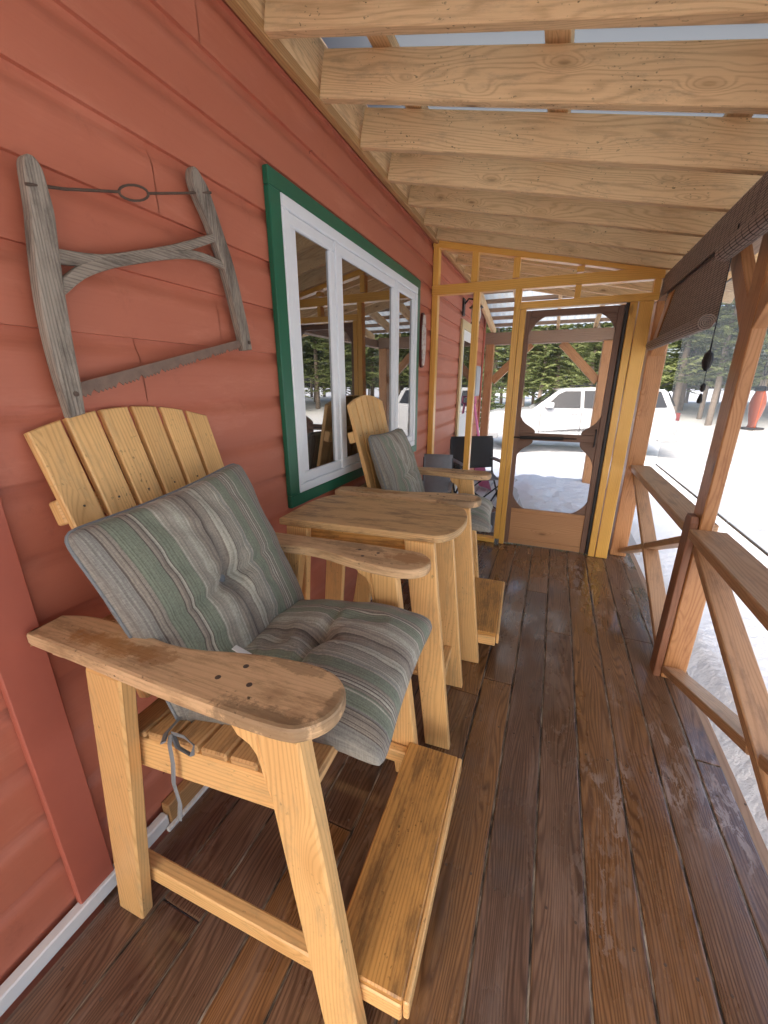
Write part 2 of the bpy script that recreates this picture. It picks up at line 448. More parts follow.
class MB:
    def __init__(s):
        s.v = []; s.f = []; s.uv = []; s.tone = []
    def absorb(s, bm, mat=None, grain=0, tone=None, uvscale=1.0, off=True):
        bm.normal_update()
        base = len(s.v)
        t = random.random() if tone is None else tone
        ou, ov = (random.uniform(0, 40), random.uniform(0, 40)) if off else (0, 0)
        bm.verts.index_update()
        for v in bm.verts:
            s.v.append((mat @ v.co) if mat else v.co.copy())
        oth = [i for i in range(3) if i != grain]
        for f in bm.faces:
            n = f.normal
            a = [abs(n[0]), abs(n[1]), abs(n[2])]
            k = a.index(max(a))
            s.f.append([base + v.index for v in f.verts])
            l = []
            for v in f.verts:
                c = v.co
                if k == grain:
                    l.append((c[oth[0]] * .6 + ou, c[oth[1]] + ov))
                else:
                    o = [i for i in oth if i != k][0]
                    l.append((c[grain] + ou, c[o] + (c[k] * .0) + ov + k * 3.3))
            s.uv.append(l); s.tone.append(t)
        bm.free()
    def box(s, size, mat, grain=None, bev=.003, tone=None, seg=1):
        bm = bmesh.new()
        bmesh.ops.create_cube(bm, size=1.0)
        for v in bm.verts:
            v.co = Vector((v.co.x * size[0], v.co.y * size[1], v.co.z * size[2]))
        if bev:
            bmesh.ops.bevel(bm, geom=list(bm.edges), offset=min(bev, min(size) * .3), segments=seg, affect='EDGES', profile=.6)
        g = list(size).index(max(size)) if grain is None else grain
        s.absorb(bm, mat, g, tone)
        return s
    def bx(s, x0, x1, y0, y1, z0, z1, **k):
        return s.box((x1 - x0, y1 - y0, z1 - z0), T((x0 + x1) / 2, (y0 + y1) / 2, (z0 + z1) / 2), **k)
    def plank(s, p0, p1, w, t, wdir, **k):
        """board from p0 to p1 (centre line), width w along wdir, thickness t."""
        p0, p1 = Vector(p0), Vector(p1)
        m = fr((p0 + p1) / 2, p1 - p0, wdir)
        return s.box(((p1 - p0).length, w, t), m, grain=0, **k)
    def prism(s, pts, z0, z1, mat=None, grain=0, bev=.003, tone=None, seg=1):
        bm = bmesh.new()
        vs = [bm.verts.new((p[0], p[1], z0)) for p in pts]
        f = bm.faces.new(vs)
        bm.normal_update()
        r = bmesh.ops.extrude_face_region(bm, geom=[f])
        for g in r['geom']:
            if isinstance(g, bmesh.types.BMVert):
                g.co.z = z1
        bmesh.ops.recalc_face_normals(bm, faces=list(bm.faces))
        if bev:
            es = [e for e in bm.edges if len(e.link_faces) == 2 and abs(e.verts[0].co.z - e.verts[1].co.z) < 1e-6]
            bmesh.ops.bevel(bm, geom=es, offset=bev, segments=seg, affect='EDGES', profile=.5)
        s.absorb(bm, mat, grain, tone)
        return s
    def tube(s, pts, r, n=8, closed=False, flat=1.0, tone=None):
        pts = [Vector(p) for p in pts]
        bm = bmesh.new()
        rings = []
        N = len(pts)
        ref = None
        for i, p in enumerate(pts):
            if closed:
                d = pts[(i + 1) % N] - pts[i - 1]
            else:
                d = pts[min(i + 1, N - 1)] - pts[max(i - 1, 0)]
            d.normalize()
            if ref is None:
                ref = Vector((0, 0, 1)) if abs(d.z) < .9 else Vector((1, 0, 0))
            a = (ref - d * ref.dot(d)).normalized()
            ref = a
            b = d.cross(a)
            rr = r[i] if isinstance(r, (list, tuple)) else r
            rings.append([bm.verts.new(p + (a * math.cos(2 * math.pi * k / n) + b * math.sin(2 * math.pi * k / n) * flat) * rr) for k in range(n)])
        for i in range(N if closed else N - 1):
            A, B = rings[i], rings[(i + 1) % N]
            for k in range(n):
                bm.faces.new((A[k], A[(k + 1) % n], B[(k + 1) % n], B[k]))
        if not closed:
            bm.faces.new(list(reversed(rings[0]))); bm.faces.new(rings[-1])
        bmesh.ops.recalc_face_normals(bm, faces=list(bm.faces))
        s.absorb(bm, None, 2, tone)
        return s
    def lathe(s, prof, mat=None, n=20, tone=None):
        bm = bmesh.new()
        rings = [[bm.verts.new((r * math.cos(2 * math.pi * k / n), r * math.sin(2 * math.pi * k / n), z)) for k in range(n)] for r, z in prof]
        for A, B in zip(rings, rings[1:]):
            for k in range(n):
                bm.faces.new((A[k], A[(k + 1) % n], B[(k + 1) % n], B[k]))
        if prof[0][0] > 1e-4: bm.faces.new(list(reversed(rings[0])))
        if prof[-1][0] > 1e-4: bm.faces.new(rings[-1])
        bmesh.ops.remove_doubles(bm, verts=list(bm.verts), dist=1e-5)
        bmesh.ops.recalc_face_normals(bm, faces=list(bm.faces))
        s.absorb(bm, mat, 2, tone)
        return s
    def sheet(s, p, uvs=None, tone=None):
        b = len(s.v)
        s.v += [Vector(q) for q in p]
        s.f.append(list(range(b, b + len(p))))
        s.uv.append(uvs or [(q[1], q[2]) for q in p]); s.tone.append(random.random() if tone is None else tone)
        return s
    def build(s, name, mat, parent=None, smooth=False, loc=None):
        me = bpy.data.meshes.new(name)
        me.from_pydata([tuple(v) for v in s.v], [], s.f)
        uvl = me.uv_layers.new(name='UVMap')
        uvl.data.foreach_set('uv', [c for l in s.uv for p in l for c in p])
        at = me.attributes.new('tone', 'FLOAT', 'FACE')
        at.data.foreach_set('value', s.tone)
        me.materials.append(mat if not isinstance(mat, str) else M[mat])
        if smooth:
            me.shade_smooth() if smooth is True else me.shade_auto(smooth) if hasattr(me, 'shade_auto') else None
        o = bpy.data.objects.new(name, me)
        COL.objects.link(o)
        if parent: o.parent = parent
        if loc: o.location = loc
        return o

def smooth_by_angle(o, ang=40):
    me = o.data
    bm = bmesh.new(); bm.from_mesh(me)
    for f in bm.faces: f.smooth = True
    for e in bm.edges:
        if len(e.link_faces) == 2 and e.calc_face_angle(0) > R(ang): e.smooth = False
    bm.to_mesh(me); bm.free()
    return o

def tag(o, label=None, cat=None, group=None, kind=None):
    if label: o['label'] = label
    if cat: o['category'] = cat
    if group: o['group'] = group
    if kind: o['kind'] = kind
    return o
def empty(name, loc=(0, 0, 0), rz=0.0, label=None, cat=None, group=None):
    o = bpy.data.objects.new(name, None)
    COL.objects.link(o)
    o.empty_display_size = .1
    o.location = loc; o.rotation_euler = (0, 0, rz)
    return tag(o, label, cat, group)
def copy_tree(o, parent=None):
    c = o.copy(); COL.objects.link(c)
    c.parent = parent
    for ch in [x for x in bpy.data.objects if x.parent == o]:
        copy_tree(ch, c)
    return c

# ------------------------------------------------------------------ structure: ground
def ground():
    xs = sorted(set([-160, -110, -80, -60, -45] + [round(-34 + i * .5, 3) for i in range(150)] + [round(-3 + i * .125, 3) for i in range(96)] + [44, 50, 60, 80, 110, 160]))
    ys = sorted(set([-160, -110, -80, -60, -40] + [round(-26 + i * .5, 3) for i in range(160)] + [round(2 + i * .125, 3) for i in range(100)] + [58, 70, 90, 120, 160]))
    def h(x, y):
        d = math.hypot(x - 1, y)
        z = -.52 + .85 * min(1, max(0, (d - 15.0) / 8)) ** 1.0
        n = mnoise.noise((x * .35, y * .35, 0)) * .10 + mnoise.noise((x * 1.1, y * 1.1, 3)) * .05
        n += mnoise.noise((x * .09, y * .09, 7)) * .25 * min(1, max(0, (d - 10) / 12))
        # ploughed bank beside the parked vehicle
        bank = math.exp(-(((x - 5.9) / 1.9) ** 2 + ((y - 11.0) / 1.2) ** 2)) * .62
        bank += math.exp(-(((x + 3.4) / 1.6) ** 2 + ((y - 14.5) / 1.6) ** 2)) * 1.5
        n += (bank > .1) * mnoise.noise((x * 2.2, y * 2.2, 1)) * .10
        lump = mnoise.noise((x * 2.6, y * 2.6, 5)) * .5 + mnoise.noise((x * 5.5, y * 5.5, 8)) * .25
        n += lump * (.05 + .07 * min(1, max(0, mnoise.noise((x * .5, y * .5, 12)) + .2)))
        for yt in (10.2, 11.75):                       # ruts where cars pass
            yy = y - yt - .25 * math.sin(x * .5)
            n -= .12 * math.exp(-(yy / .20) ** 2) - .05 * math.exp(-((abs(yy) - .36) / .12) ** 2)
        for k in range(9):                             # trodden path to the steps
            px, py = 1.1 + .16 * (-1) ** k, 6.9 + .38 * k
            n -= .09 * math.exp(-((x - px) / .12) ** 2 - ((y - py) / .17) ** 2)
        if x < 2.3 and y < 7.2: n = -.15
        return z + n + bank
    v = [(x, y, h(x, y)) for y in ys for x in xs]
    nx = len(xs)
    f = [(j * nx + i, j * nx + i + 1, (j + 1) * nx + i + 1, (j + 1) * nx + i) for j in range(len(ys) - 1) for i in range(nx - 1)]
    me = bpy.data.meshes.new('snow_ground')
    me.from_pydata(v, [], f)
    me.materials.append(M['snow'])
    me.shade_smooth()
    o = bpy.data.objects.new('snow_ground', me); COL.objects.link(o)
    tag(o, kind='structure')
    return h
GH = ground()

# porch floor: planks as one structure
EW = 3.72     # front face of the screened end wall
def porch_floor():
    mb = MB(); far = MB()
    bw, gap = .1385, .0065
    x = .045
    k = 0
    rnd = random.Random(3)
    while x < 1.86:
        w = min(bw, 1.872 - x)
        last = x + bw > 1.80
        y = -2.2 - rnd.random() * 2
        while y < 3.99:
            L = rnd.choice([3.0, 3.6, 4.3, 2.4])
            y1 = min(y + L, 3.99)
            if 3.99 - y1 < .4: y1 = 3.99
            t = rnd.random()
            mb.box((w, y1 - y - .004, .035), T(x + w / 2, (y + y1) / 2, -.0175 + rnd.uniform(-.0015, .0)), grain=1, bev=.005, tone=t, seg=2)
            y = y1
        x += bw + gap; k += 1
    o = mb.build('porch_floor', 'floor'); tag(o, kind='structure')
    x = .045
    while x < 1.86:
        far.box((bw, 2.72, .035), T(x + bw / 2, 5.355, -.02), grain=1, bev=.004)
        x += bw + gap + .004
    tag(far.build('snowy_deck', 'fardeck'), kind='structure')
    gp = MB(); x = .045 + bw + gap / 2
    while x < 1.86:
        gp.bx(x - gap * .48, x + gap * .48, -2.2, 3.98, -.02, -.0045, bev=0); x += bw + gap
    tag(gp.build('deck_gap_debris', 'debris'), kind='structure')
    nl = MB(); x = .045
    while x < 1.8:
        for yy in np.arange(-.35, 3.9, .61):
            for dx in (.03, bw - .03):
                nl.lathe([(.0001, .0008), (.0042, .0005), (.0042, -.002)], T(x + dx + rnd.uniform(-.006, .006), yy + rnd.uniform(-.008, .008), .0), 6)
        x += bw + gap
    tag(nl.build('deck_screws', 'rust'), kind='structure')
    j = MB()
    for yy in np.arange(-2, 6.8, .6):
        j.bx(-.0, 1.87, yy, yy + .04, -.2, -.04, bev=0)
    j.bx(1.872, 1.91, -2.3, 6.75, -.22, -.008, bev=.003)
    tag(j.build('floor_joists', 'beam'), kind='structure')
    # drift of snow blown on to the far deck
    nx, ny = 40, 50
    v = []; f = []
    for jy in range(ny + 1):
        for ix in range(nx + 1):
            X = .60 + 1.28 * ix / nx; Y = 4.35 + 2.45 * jy / ny
            edge = min(1, max(0, (X - (.95 - (Y - 4.35) * .17 + .12 * mnoise.noise((Y * 2.2, 0, 4)))) / .22))
            e2 = min(1, max(0, (Y - 4.4 - .15 * mnoise.noise((X * 3, 2, 2))) / .2))
            z = -.012 + .06 * edge * e2 * (1 + .5 * mnoise.noise((X * 6, Y * 6, 0)))
            # two boot prints
            for (px, py) in ((1.22, 4.9), (1.33, 5.3), (1.2, 5.7), (1.35, 6.1)):
                z -= .035 * edge * math.exp(-(((X - px) / .06) ** 2 + ((Y - py) / .13) ** 2))
            v.append((X, Y, z))
    for jy in range(ny):
        for ix in range(nx):
            a = jy * (nx + 1) + ix
            f.append((a, a + 1, a + nx + 2, a + nx + 1))
    me = bpy.data.meshes.new('snow_drift'); me.from_pydata(v, [], f); me.materials.append(M['snow']); me.shade_smooth()
    o = bpy.data.objects.new('snow_drift', me); COL.objects.link(o); tag(o, kind='structure')
porch_floor()

# ------------------------------------------------------------------ house
house = empty('house', (0, 0, 0), 0, 'red painted clapboard house with green trimmed triple window along the porch', 'house')
def siding():
    mb = MB()
    p = .167
    z0s = [.07 + p * i for i in range(0, 16)]
    for z0 in z0s:
        z0 -= p * .0
        cuts = [-2.4, -1.0 + random.random(), 1.2 + random.uniform(-.9, 1.4), 3.1 + random.uniform(-.8, 1.2), 6.46]
        prof = [(.0, 0.0), (.0, .106), (-.0008, .114), (-.0026, .122), (-.0056, .130), (-.0095, .138), (-.0125, .147), (-.0138, .156), (-.014, p + .002)]
        zz = z0
        for a, b in zip(cuts, cuts[1:]):
            t = random.random(); ou = random.uniform(0, 30)
            for (xa, za), (xb, zb) in zip(prof, prof[1:]):
                mb.sheet([(xa, a, zz + za), (xa, b - .0025, zz + za), (xb, b - .0025, zz + zb), (xb, a, zz + zb)], [(a + ou, zz + za), (b + ou, zz + za), (b + ou, zz + zb), (a + ou, zz + zb)], tone=t)
            mb.sheet([(-.015, a, zz), (-.015, b, zz), (0, b, zz), (0, a, zz)], tone=t)
    mb.bx(-.05, -.016, -2.4, 6.46, -.3, 3.0, bev=0)
    return mb.build('siding', 'siding', house)
siding()
b = MB(); b.bx(-6, -.051, 6.3, 6.46, -.4, 3.2, bev=0); b.bx(-6, -.051, -2.4, -2.25, -.4, 3.2, bev=0); b.bx(-6.1, -6, -2.4, 6.46, -.4, 3.2, bev=0)
b.build('end_wall', 'redtrim', house)
b = MB(); b.box((6.8, 9.4, .08), Matrix.Translation((-3.2, 2.0, 4.0)) @ Matrix.Rotation(R(13), 4, 'Y'), bev=0); b.build('main_roof', 'roofsheet', house)
b = MB(); b.bx(.0005, .022, .345, .44, .05, 2.56, bev=.003); b.build('siding_batten', 'redtrim', house)
b = MB(); b.bx(.0005, .024, 6.40, 6.463, .05, 2.5, bev=.003); b.build('corner_trim', 'redtrim', house)
b = MB(); b.bx(.0005, .032, -2.3, .62, .0, .05, bev=.004); b.build('baseboard', 'whitepaint', house)
b = MB(); b.bx(.0005, .036, .622, 3.68, .0, .085, bev=.004); b.build('floor_board_trim', 'sillwood', house)
b = MB(); b.bx(.037, .052, .60, 3.68, .0005, .014, bev=.002); b.build('caulk_strip', 'whitepaint', house)

# triple window
win = MB()
y0, y1, z0, z1 = 1.455, 3.295, .905, 2.215
win.bx(.0005, .026, y0, y1, 2.155, z1, bev=.003)
win.bx(.0005, .026, y0, y1, z0, .962, bev=.003)
win.bx(.0005, .026, y0, 1.525, .9625, 2.1545, bev=.003)
win.bx(.0005, .026, 3.225, y1, .9625, 2.1545, bev=.003)
window = win.build('window', 'green', house)
fm = MB()
fy0, fy1, fz0, fz1 = 1.526, 3.224, .963, 2.154
fm.bx(.0006, .030, fy0, fy1, 2.108, fz1, bev=.004); fm.bx(.0006, .030, fy0, fy1, fz0, 1.003, bev=.004)
for a, bb in ((fy0, 1.572), (1.942, 1.972), (2.762, 2.792), (3.178, fy1)):
    fm.bx(.0006, .030, a, bb, 1.0035, 2.1075, bev=.004)
fm.build('window_frame', 'vinyl', window)
for a, bb in ((1.5725, 1.9415), (1.9725, 2.7615), (2.7925, 3.1775)):
    s_ = MB()
    w = .048
    s_.bx(.0007, .024, a, bb, 2.06, 2.107, bev=.006); s_.bx(.0007, .024, a, bb, 1.004, 1.052, bev=.006)
    s_.bx(.0007, .024, a, a + w, 1.0525, 2.0595, bev=.006); s_.bx(.0007, .024, bb - w, bb, 1.0525, 2.0595, bev=.006)
    s_.build('sash', 'vinyl', window)
    p_ = MB(); p_.bx(.001, .011, a + w - .002, bb - w + .002, 1.052, 2.060, bev=0)
    p_.build('pane', 'pane', window)
# house door beyond the screen wall
d = MB(); d.bx(.0005, .03, 4.86, 4.95, .01, 2.16, bev=.004); d.bx(.0005, .03, 5.75, 5.84, .01, 2.16, bev=.004); d.bx(.0005, .03, 4.951, 5.749, 2.07, 2.16, bev=.004)
hd = d.build('door', 'cream', house)
d = MB(); d.bx(.0005, .012, 4.951, 5.749, .02, 2.069, bev=.003); d.build('door_slab', 'whitepaint', hd)
d = MB(); d.bx(.0125, .016, 5.05, 5.65, 1.1, 1.95, bev=.002); d.build('pane', 'pane', hd)
d = MB(); d.tube([(.012, 5.68, 1.0), (.06, 5.68, 1.0), (.06, 5.60, 1.0)], .01); d.build('handle', 'blackmetal', hd)

# things hung on the house wall
t = empty('wall_plaque', (.0, 3.42, 1.8), 0, 'tall narrow wavy plaque with dark red edge on red wall right of the window', 'plaque')
def wavy(w, h, n=40):
    pts = []
    for i in range(n):
        a = 2 * math.pi * i / n
        r = 1 + .10 * math.cos(4 * a + .5)
        pts.append((math.copysign(abs(math.cos(a)) ** .7, math.cos(a)) * w * r, math.copysign(abs(math.sin(a)) ** .6, math.sin(a)) * h))
    return pts
mp = fr((0, 0, 0), (0, 1, 0), (0, 0, 1))
MB().prism(wavy(.058, .21), .002, .02, mp, grain=1).build('plaque_board', 'plaqueedge', t)
MB().prism(wavy(.047, .195), .0205, .028, mp, grain=1).build('plaque_face', 'plaque', t)
t = empty('wall_lantern', (.0, 4.95, 2.28), 0, 'small black bracket lantern on red wall above cream framed door', 'lantern')
MB().bx(.001, .018, -.05, .05, -.08, .10, bev=.006).build('back_plate', 'blackmetal', t)
m_ = MB(); m_.tube([(.015, 0, .04), (.06, 0, .09), (.12, 0, .08), (.15, 0, .04)], .01); m_.build('arm', 'blackmetal', t)
MB().lathe([(.02, .05), (.075, .0), (.08, -.005), (.075, -.01)], T(.15, 0, 0)).build('hood', 'blackmetal', t)
MB().lathe([(.05, -.01), (.058, -.08), (.045, -.15)], T(.15, 0, 0)).build('lamp_glass', 'lampglass', t)
MB().lathe([(.052, -.15), (.055, -.165), (.02, -.19)], T(.15, 0, 0)).build('base_cap', 'blackmetal', t)
t = empty('utility_box', (0, 5.94, 1.5), 0, 'flat grey utility box on red wall beyond the screen', 'box')
MB().bx(.0005, .05, -.17, .17, -.2, .2, bev=.006).build('box_body', plain('grey_enamel', (.33, .36, .40), .45), t)
MB().bx(.0505, .056, -.15, .15, -.18, .18, bev=.003).build('box_cover', plain('grey_cover', (.40, .43, .47), .4), t)

# ------------------------------------------------------------------ porch roof
roof = empty('porch_roof', (0, 0, 2.6), 0, 'open porch roof of pale spruce rafters under metal sheeting', 'roof')
RZ = -2.6      # parts use world coordinates less the empty's height
def rb(x): return 2.574 - .222 * (x - .05)          # underside of the rafters
SL = Vector((1, 0, -.222)).normalized()
SN = Vector((.222, 0, 1)).normalized()
ry = [1.46 - .36 * i for i in range(1, 12)][::-1] + [1.462, 1.815, 2.195, 2.56, 2.91, 3.262, 3.60] + [3.96 + .37 * i for i in range(4)]
for y in ry:
    mb = MB()
    p0 = Vector((.043, y + .019, rb(.043))) + SN * .077
    p1 = Vector((2.30, y + .019, rb(2.30))) + SN * .077
    mb.plank(p0 + Vector((0, 0, RZ)), p1 + Vector((0, 0, RZ)), .154, .038, SN, bev=.003)
    mb.build('rafter', 'rafter', roof)
for i, x in enumerate((.28, .92, 1.56, 2.18)):
    mb = MB()
    c = Vector((x, 0, rb(x))) + SN * (.1665 + .019)
    for a, bb in ((-2.6, 1.1), (1.1, 3.4), (3.4, 5.2)):
        mb.plank(c + Vector((0, a, RZ)), c + Vector((0, bb - .003, RZ)), .085, .038, SL, bev=.002)
    mb.build('purlin', 'rafter', roof)
def corr():
    mb = MB()
    x0, x1 = .0, 2.38
    n = 0
    y = -2.55
    base0 = Vector((x0, 0, rb(x0))) + SN * .206; base1 = Vector((x1, 0, rb(x1))) + SN * .206
    prof = []
    while y < 5.2:
        for dy, dz in ((0, 0), (.16, 0), (.172, .018), (.198, .018), (.21, 0)):
            prof.append((y + dy, dz))
        y += .22
    for (ya, za), (yb, zb) in zip(prof, prof[1:]):
        a = base0 + SN * za; c = base1 + SN * za; d_ = base1 + SN * zb; e = base0 + SN * zb
        mb.sheet([(a.x, ya, a.z + RZ), (c.x, ya, c.z + RZ), (d_.x, yb, d_.z + RZ), (e.x, yb, e.z + RZ)], tone=.5)
    return mb.build('roof_sheet', 'bluesheet', roof)
corr()
mb = MB(); mb.bx(.0145, .042, -2.4, 6.45, 2.605 + RZ, 2.79 + RZ, bev=.002); mb.build('ledger', 'rafter', roof)
mb = MB(); mb.bx(.0145, .048, -2.4, 6.45, 2.566 + RZ, 2.604 + RZ, bev=.002); mb.build('ledger_trim', 'sillwood', roof)
mb = MB(); mb.bx(1.765, 1.895, -2.4, 6.75, 2.045 + RZ, 2.158 + RZ, bev=.004); mb.build('eave_beam', 'beam', roof)

def zf(y): return 2.475 - .19 * (y - 5.10)
FS = Vector((0, 1, -.19)).normalized(); FN = Vector((0, .19, 1)).normalized()
for x in (.10, .52, 1.0, 1.48, 1.96):
    mb = MB(); c0 = Vector((x, 5.12, zf(5.12))) + FN * .06; c1 = Vector((x, 6.80, zf(6.80))) + FN * .06
    mb.plank(c0 + Vector((0, 0, RZ)), c1 + Vector((0, 0, RZ)), .12, .038, FN, bev=.003); mb.build('canopy_rafter', 'rafter', roof)
for yy in np.arange(5.2, 6.8, .30):
    c = Vector((1.16, yy, zf(yy))) + FN * .1405 + Vector((0, 0, RZ))
    mb = MB(); mb.plank(c + Vector((-1.15, 0, 0)), c + Vector((1.15, 0, 0)), .05, .038, FS, bev=.002); mb.build('cross_purlin', 'beam', roof)
mb = MB()
for k in range(27):
    xa = k * .088
    for dx, dz, dx2, dz2 in ((0, 0, .024, .012), (.024, .012, .044, .012), (.044, .012, .068, 0), (.068, 0, .088, 0)):
        p = [Vector((xa + q, yy, zf(yy))) + FN * (.162 + w) + Vector((0, 0, RZ)) for q, w, yy in ((dx, dz, 5.08), (dx2, dz2, 5.08), (dx2, dz2, 6.9), (dx, dz, 6.9))]
        mb.sheet(p, tone=.5)
mb.build('clear_roof_sheet', 'clearsheet', roof)

# ------------------------------------------------------------------ porch posts
def post(y, x0=1.765, w=.10, label='', braces=(), top=2.043, mat='post', slim=False):
    t = empty('porch_post', (x0 + w / 2, y + w / 2, 0), 0, label, 'post', 'square timber posts holding up the porch roof')
    if slim:
        MB().bx(-w / 2, w / 2, -w / 2, w / 2, -.0, .79, bev=.005).build('lower_post', mat, t)
        MB().bx(-w / 2, -w / 2 + .052, -w / 2 - .005, w / 2 + .02, .7905, top, bev=.005).build('upper_post', mat, t)
    else:
        MB().bx(-w / 2, w / 2, -w / 2, w / 2, -.0, top, bev=.006).build('post_shaft', mat, t)
    for sgn in braces:
        m_ = MB()
        # 45 degree knee brace to the eave beam, cut flush
        z0_, L = 1.66, .36
        prof = [(w / 2 * sgn, z0_), (w / 2 * sgn, z0_ + .13), (sgn * (w / 2 + top - z0_ - .13), top), (sgn * (w / 2 + top - z0_), top)]
        prof[0] = (w / 2 * sgn, z0_); 
        m_.prism([(p[0] + (.005 * sgn if slim and sgn < 0 else (.02 if slim else 0)), p[1]) for p in prof], (-w / 2 + .002 if slim else -.045), (-w / 2 + .05 if slim else .045), fr((0, 0, 0), (0, 1, 0), (0, 0, 1)), grain=1)
        m_.build('knee_brace', mat, t)
    return t
post(2.13, label='orange cedar porch post with knee brace between the two bamboo blinds', braces=(-1, 1), slim=True)
post(3.80, x0=1.70, w=.125, label='reddish porch post beside the right jamb of the screen wall', braces=(-1,))
post(.30, label='porch post at the near end of the railing', braces=())
t_far = post(6.52, x0=1.60, w=.14, label='far right porch post standing past the screen door', braces=(), mat='post')
t_fl = post(6.52, x0=.03, w=.12, label='far left porch post against the corner of the house', braces=(), mat='post')
# cross beam and braces at the far end
fb = empty('end_beam', (.85, 6.59, 2.02), 0, 'grey brown cross beam with diagonal braces at the far end of the porch', 'beam')
MB().bx(-.84, .90, -.07, .07, .0, .165, bev=.004).build('beam_timber', 'beam', fb)
for a, sg in ((-.70, 1), (.75, -1)):
    m_ = MB(); m_.plank((a, 0, -.52), (a + sg * .52, 0, -.0), .11, .06, (0, 0, 1), bev=.003); m_.build('diagonal_brace', 'post', fb)

# ------------------------------------------------------------------ railing
def railing(ya, yb, label, matcap, flip):
    t = empty('porch_railing', (1.80, ya, 0), 0, label, 'railing', 'railing bays with crossed braces')
    L = yb - ya
    m_ = MB(); m_.box((.145, L, .046), T(.0, L / 2, .797), grain=1, bev=.005); m_.build('rail_cap', matcap, t)
    A0, A1 = Vector((-.0, .012, .06)), Vector((-.0, L - .012, .735))
    B0, B1 = Vector((-.0, .012, .735)), Vector((-.0, L - .012, .06))
    m_ = MB(); m_.plank(B0, B1, .088, .038, (1, 0, 0), bev=.004); m_.build('cross_brace', matcap, t) if flip else None
    if not flip:
        m_ = MB(); m_.plank(A0, A1, .088, .038, (1, 0, 0), bev=.004); m_.build('cross_brace', matcap, t)
    P, Q = (A0, A1) if flip else (B0, B1)
    mid = (P + Q) / 2; d = (Q - P).normalized(); g = .034
    for e0, e1 in ((P, mid - d * g), (mid + d * g, Q)):
        m_ = MB(); m_.plank(e0, e1, .086, .038, (1, 0, 0), bev=.004); m_.build('short_brace', matcap, t)
    return t
railing(.403, 2.128, 'near railing bay with crossed braces and wide worn cap', 'rail', False)
railing(2.232, 3.798, 'far railing bay with crossed braces beside the screen door', 'rail', False)
t = empty('newel_board', (1.746, 2.18, 0), 0, 'short dark upright board with rounded top fixed inside the middle post', 'board')
MB().prism([(-.045, 0), (.045, 0), (.045, .845), (.03, .872), (-.03, .872), (-.045, .845)], -.016, .016, fr((0, 0, 0), (0, 1, 0), (0, 0, 1)), grain=1).build('upright_board', 'brownrail', t)

# insect screens at the outside of the posts
def side_screen(ya, yb, z0, z1, label):
    t = empty('insect_screen', (1.90, ya, z0), 0, label, 'screen', 'grey mesh screens along the open side')
    L, H = yb - ya, z1 - z0
    MB().sheet([(.006, 0, 0), (.006, L, 0), (.006, L, H), (.006, 0, H)]).build('mesh', 'screen', t)
    for za, zb in ((0, .009), (H - .009, H)):
        MB().bx(0, .010, 0, L, za, zb, bev=.002).build('frame_strip', plain('grey_screen_frame', (.30, .31, .30), .5), t)
side_screen(2.255, 3.80, .83, 2.01, 'grey mesh screen above far railing bay')
side_screen(.40, 2.245, .83, 2.01, 'grey mesh screen above near railing bay right of the middle post')

# ------------------------------------------------------------------ bamboo blinds
def roll_profile(r, turns=4.2, n=84, thick=.0045):
    return [(r * (1 - .93 * i / n) * math.cos(2 * math.pi * turns * i / n), r * (1 - .93 * i / n) * math.sin(2 * math.pi * turns * i / n)) for i in range(n + 1)]
def strip(mb, prof, ya, yb, t=.004):
    """thin woven strip: profile points (x,z), extruded in y, with thickness and uv (y, arc length)."""
    P = [Vector((p[0], p[1])) for p in prof]
    s_ = 0; arc = [0]
    for a, c in zip(P, P[1:]):
        s_ += (c - a).length; arc.append(s_)
    Nn = []
    for i in range(len(P)):
        d_ = P[min(i + 1, len(P) - 1)] - P[max(i - 1, 0)]
        Nn.append(Vector((-d_.y, d_.x)).normalized() * t / 2)
    for sgn in (1, -1):
        for i in range(len(P) - 1):
            a = P[i] + Nn[i] * sgn; c = P[i + 1] + Nn[i + 1] * sgn
            q = [(a.x, ya, a.y), (a.x, yb, a.y), (c.x, yb, c.y), (c.x, ya, c.y)]
            u_ = [(ya, arc[i]), (yb, arc[i]), (yb, arc[i + 1]), (ya, arc[i + 1])]
            if sgn < 0: q = q[::-1]; u_ = u_[::-1]
            mb.sheet(q, u_, .5)
    for yy, sg in ((ya, 1), (yb, -1)):
        for i in range(len(P) - 1):
            a = P[i] + Nn[i]; b_ = P[i] - Nn[i]; c = P[i + 1] - Nn[i + 1]; d_ = P[i + 1] + Nn[i + 1]
            mb.sheet([(a.x, yy, a.y), (b_.x, yy, b_.y), (c.x, yy, c.y), (d_.x, yy, d_.y)][::sg], [(0, 0), (0, .003), (.003, .003), (.003, 0)], .5)
def blind(ya, yb, zt, zroll, rr, label, va, vb, vz):
    t = empty('bamboo_blind', (1.725, ya, zt), 0, label, 'blind', 'brown woven blinds hung under the eave')
    L = yb - ya
    m_ = MB()
    H = zt - zroll
    strip(m_, [(-.01, vz), (-.014, vz - .07), (-.016, vz - .145)], va - ya, vb - ya, .006)
    m_.build('valance', 'blind', t)
    m_ = MB(); strip(m_, [(.006, 0), (.004, -H * .5), (.003, -H)], .03, L - .03); m_.build('blind_sheet', 'blind', t)
    m_ = MB(); prof = [(p[0] + .003 - rr, p[1] - H) for p in roll_profile(rr)]
    strip(m_, prof, .03, L - .03); m_.build('rolled_hem', 'blind', t)
    return t
bl = blind(2.40, 3.70, 2.185, 1.725, .036, 'brown bamboo blind half lowered beyond the middle post', 2.20, 3.79, .016)
m_ = MB(); m_.tube([(-.02, -.06, -.1), (-.022, -.07, -.42), (-.022, -.07, -.60)], .0022, 6); m_.tube([(-.02, -.055, -.1), (-.025, -.085, -.5), (-.022, -.092, -.74)], .0016, 6)
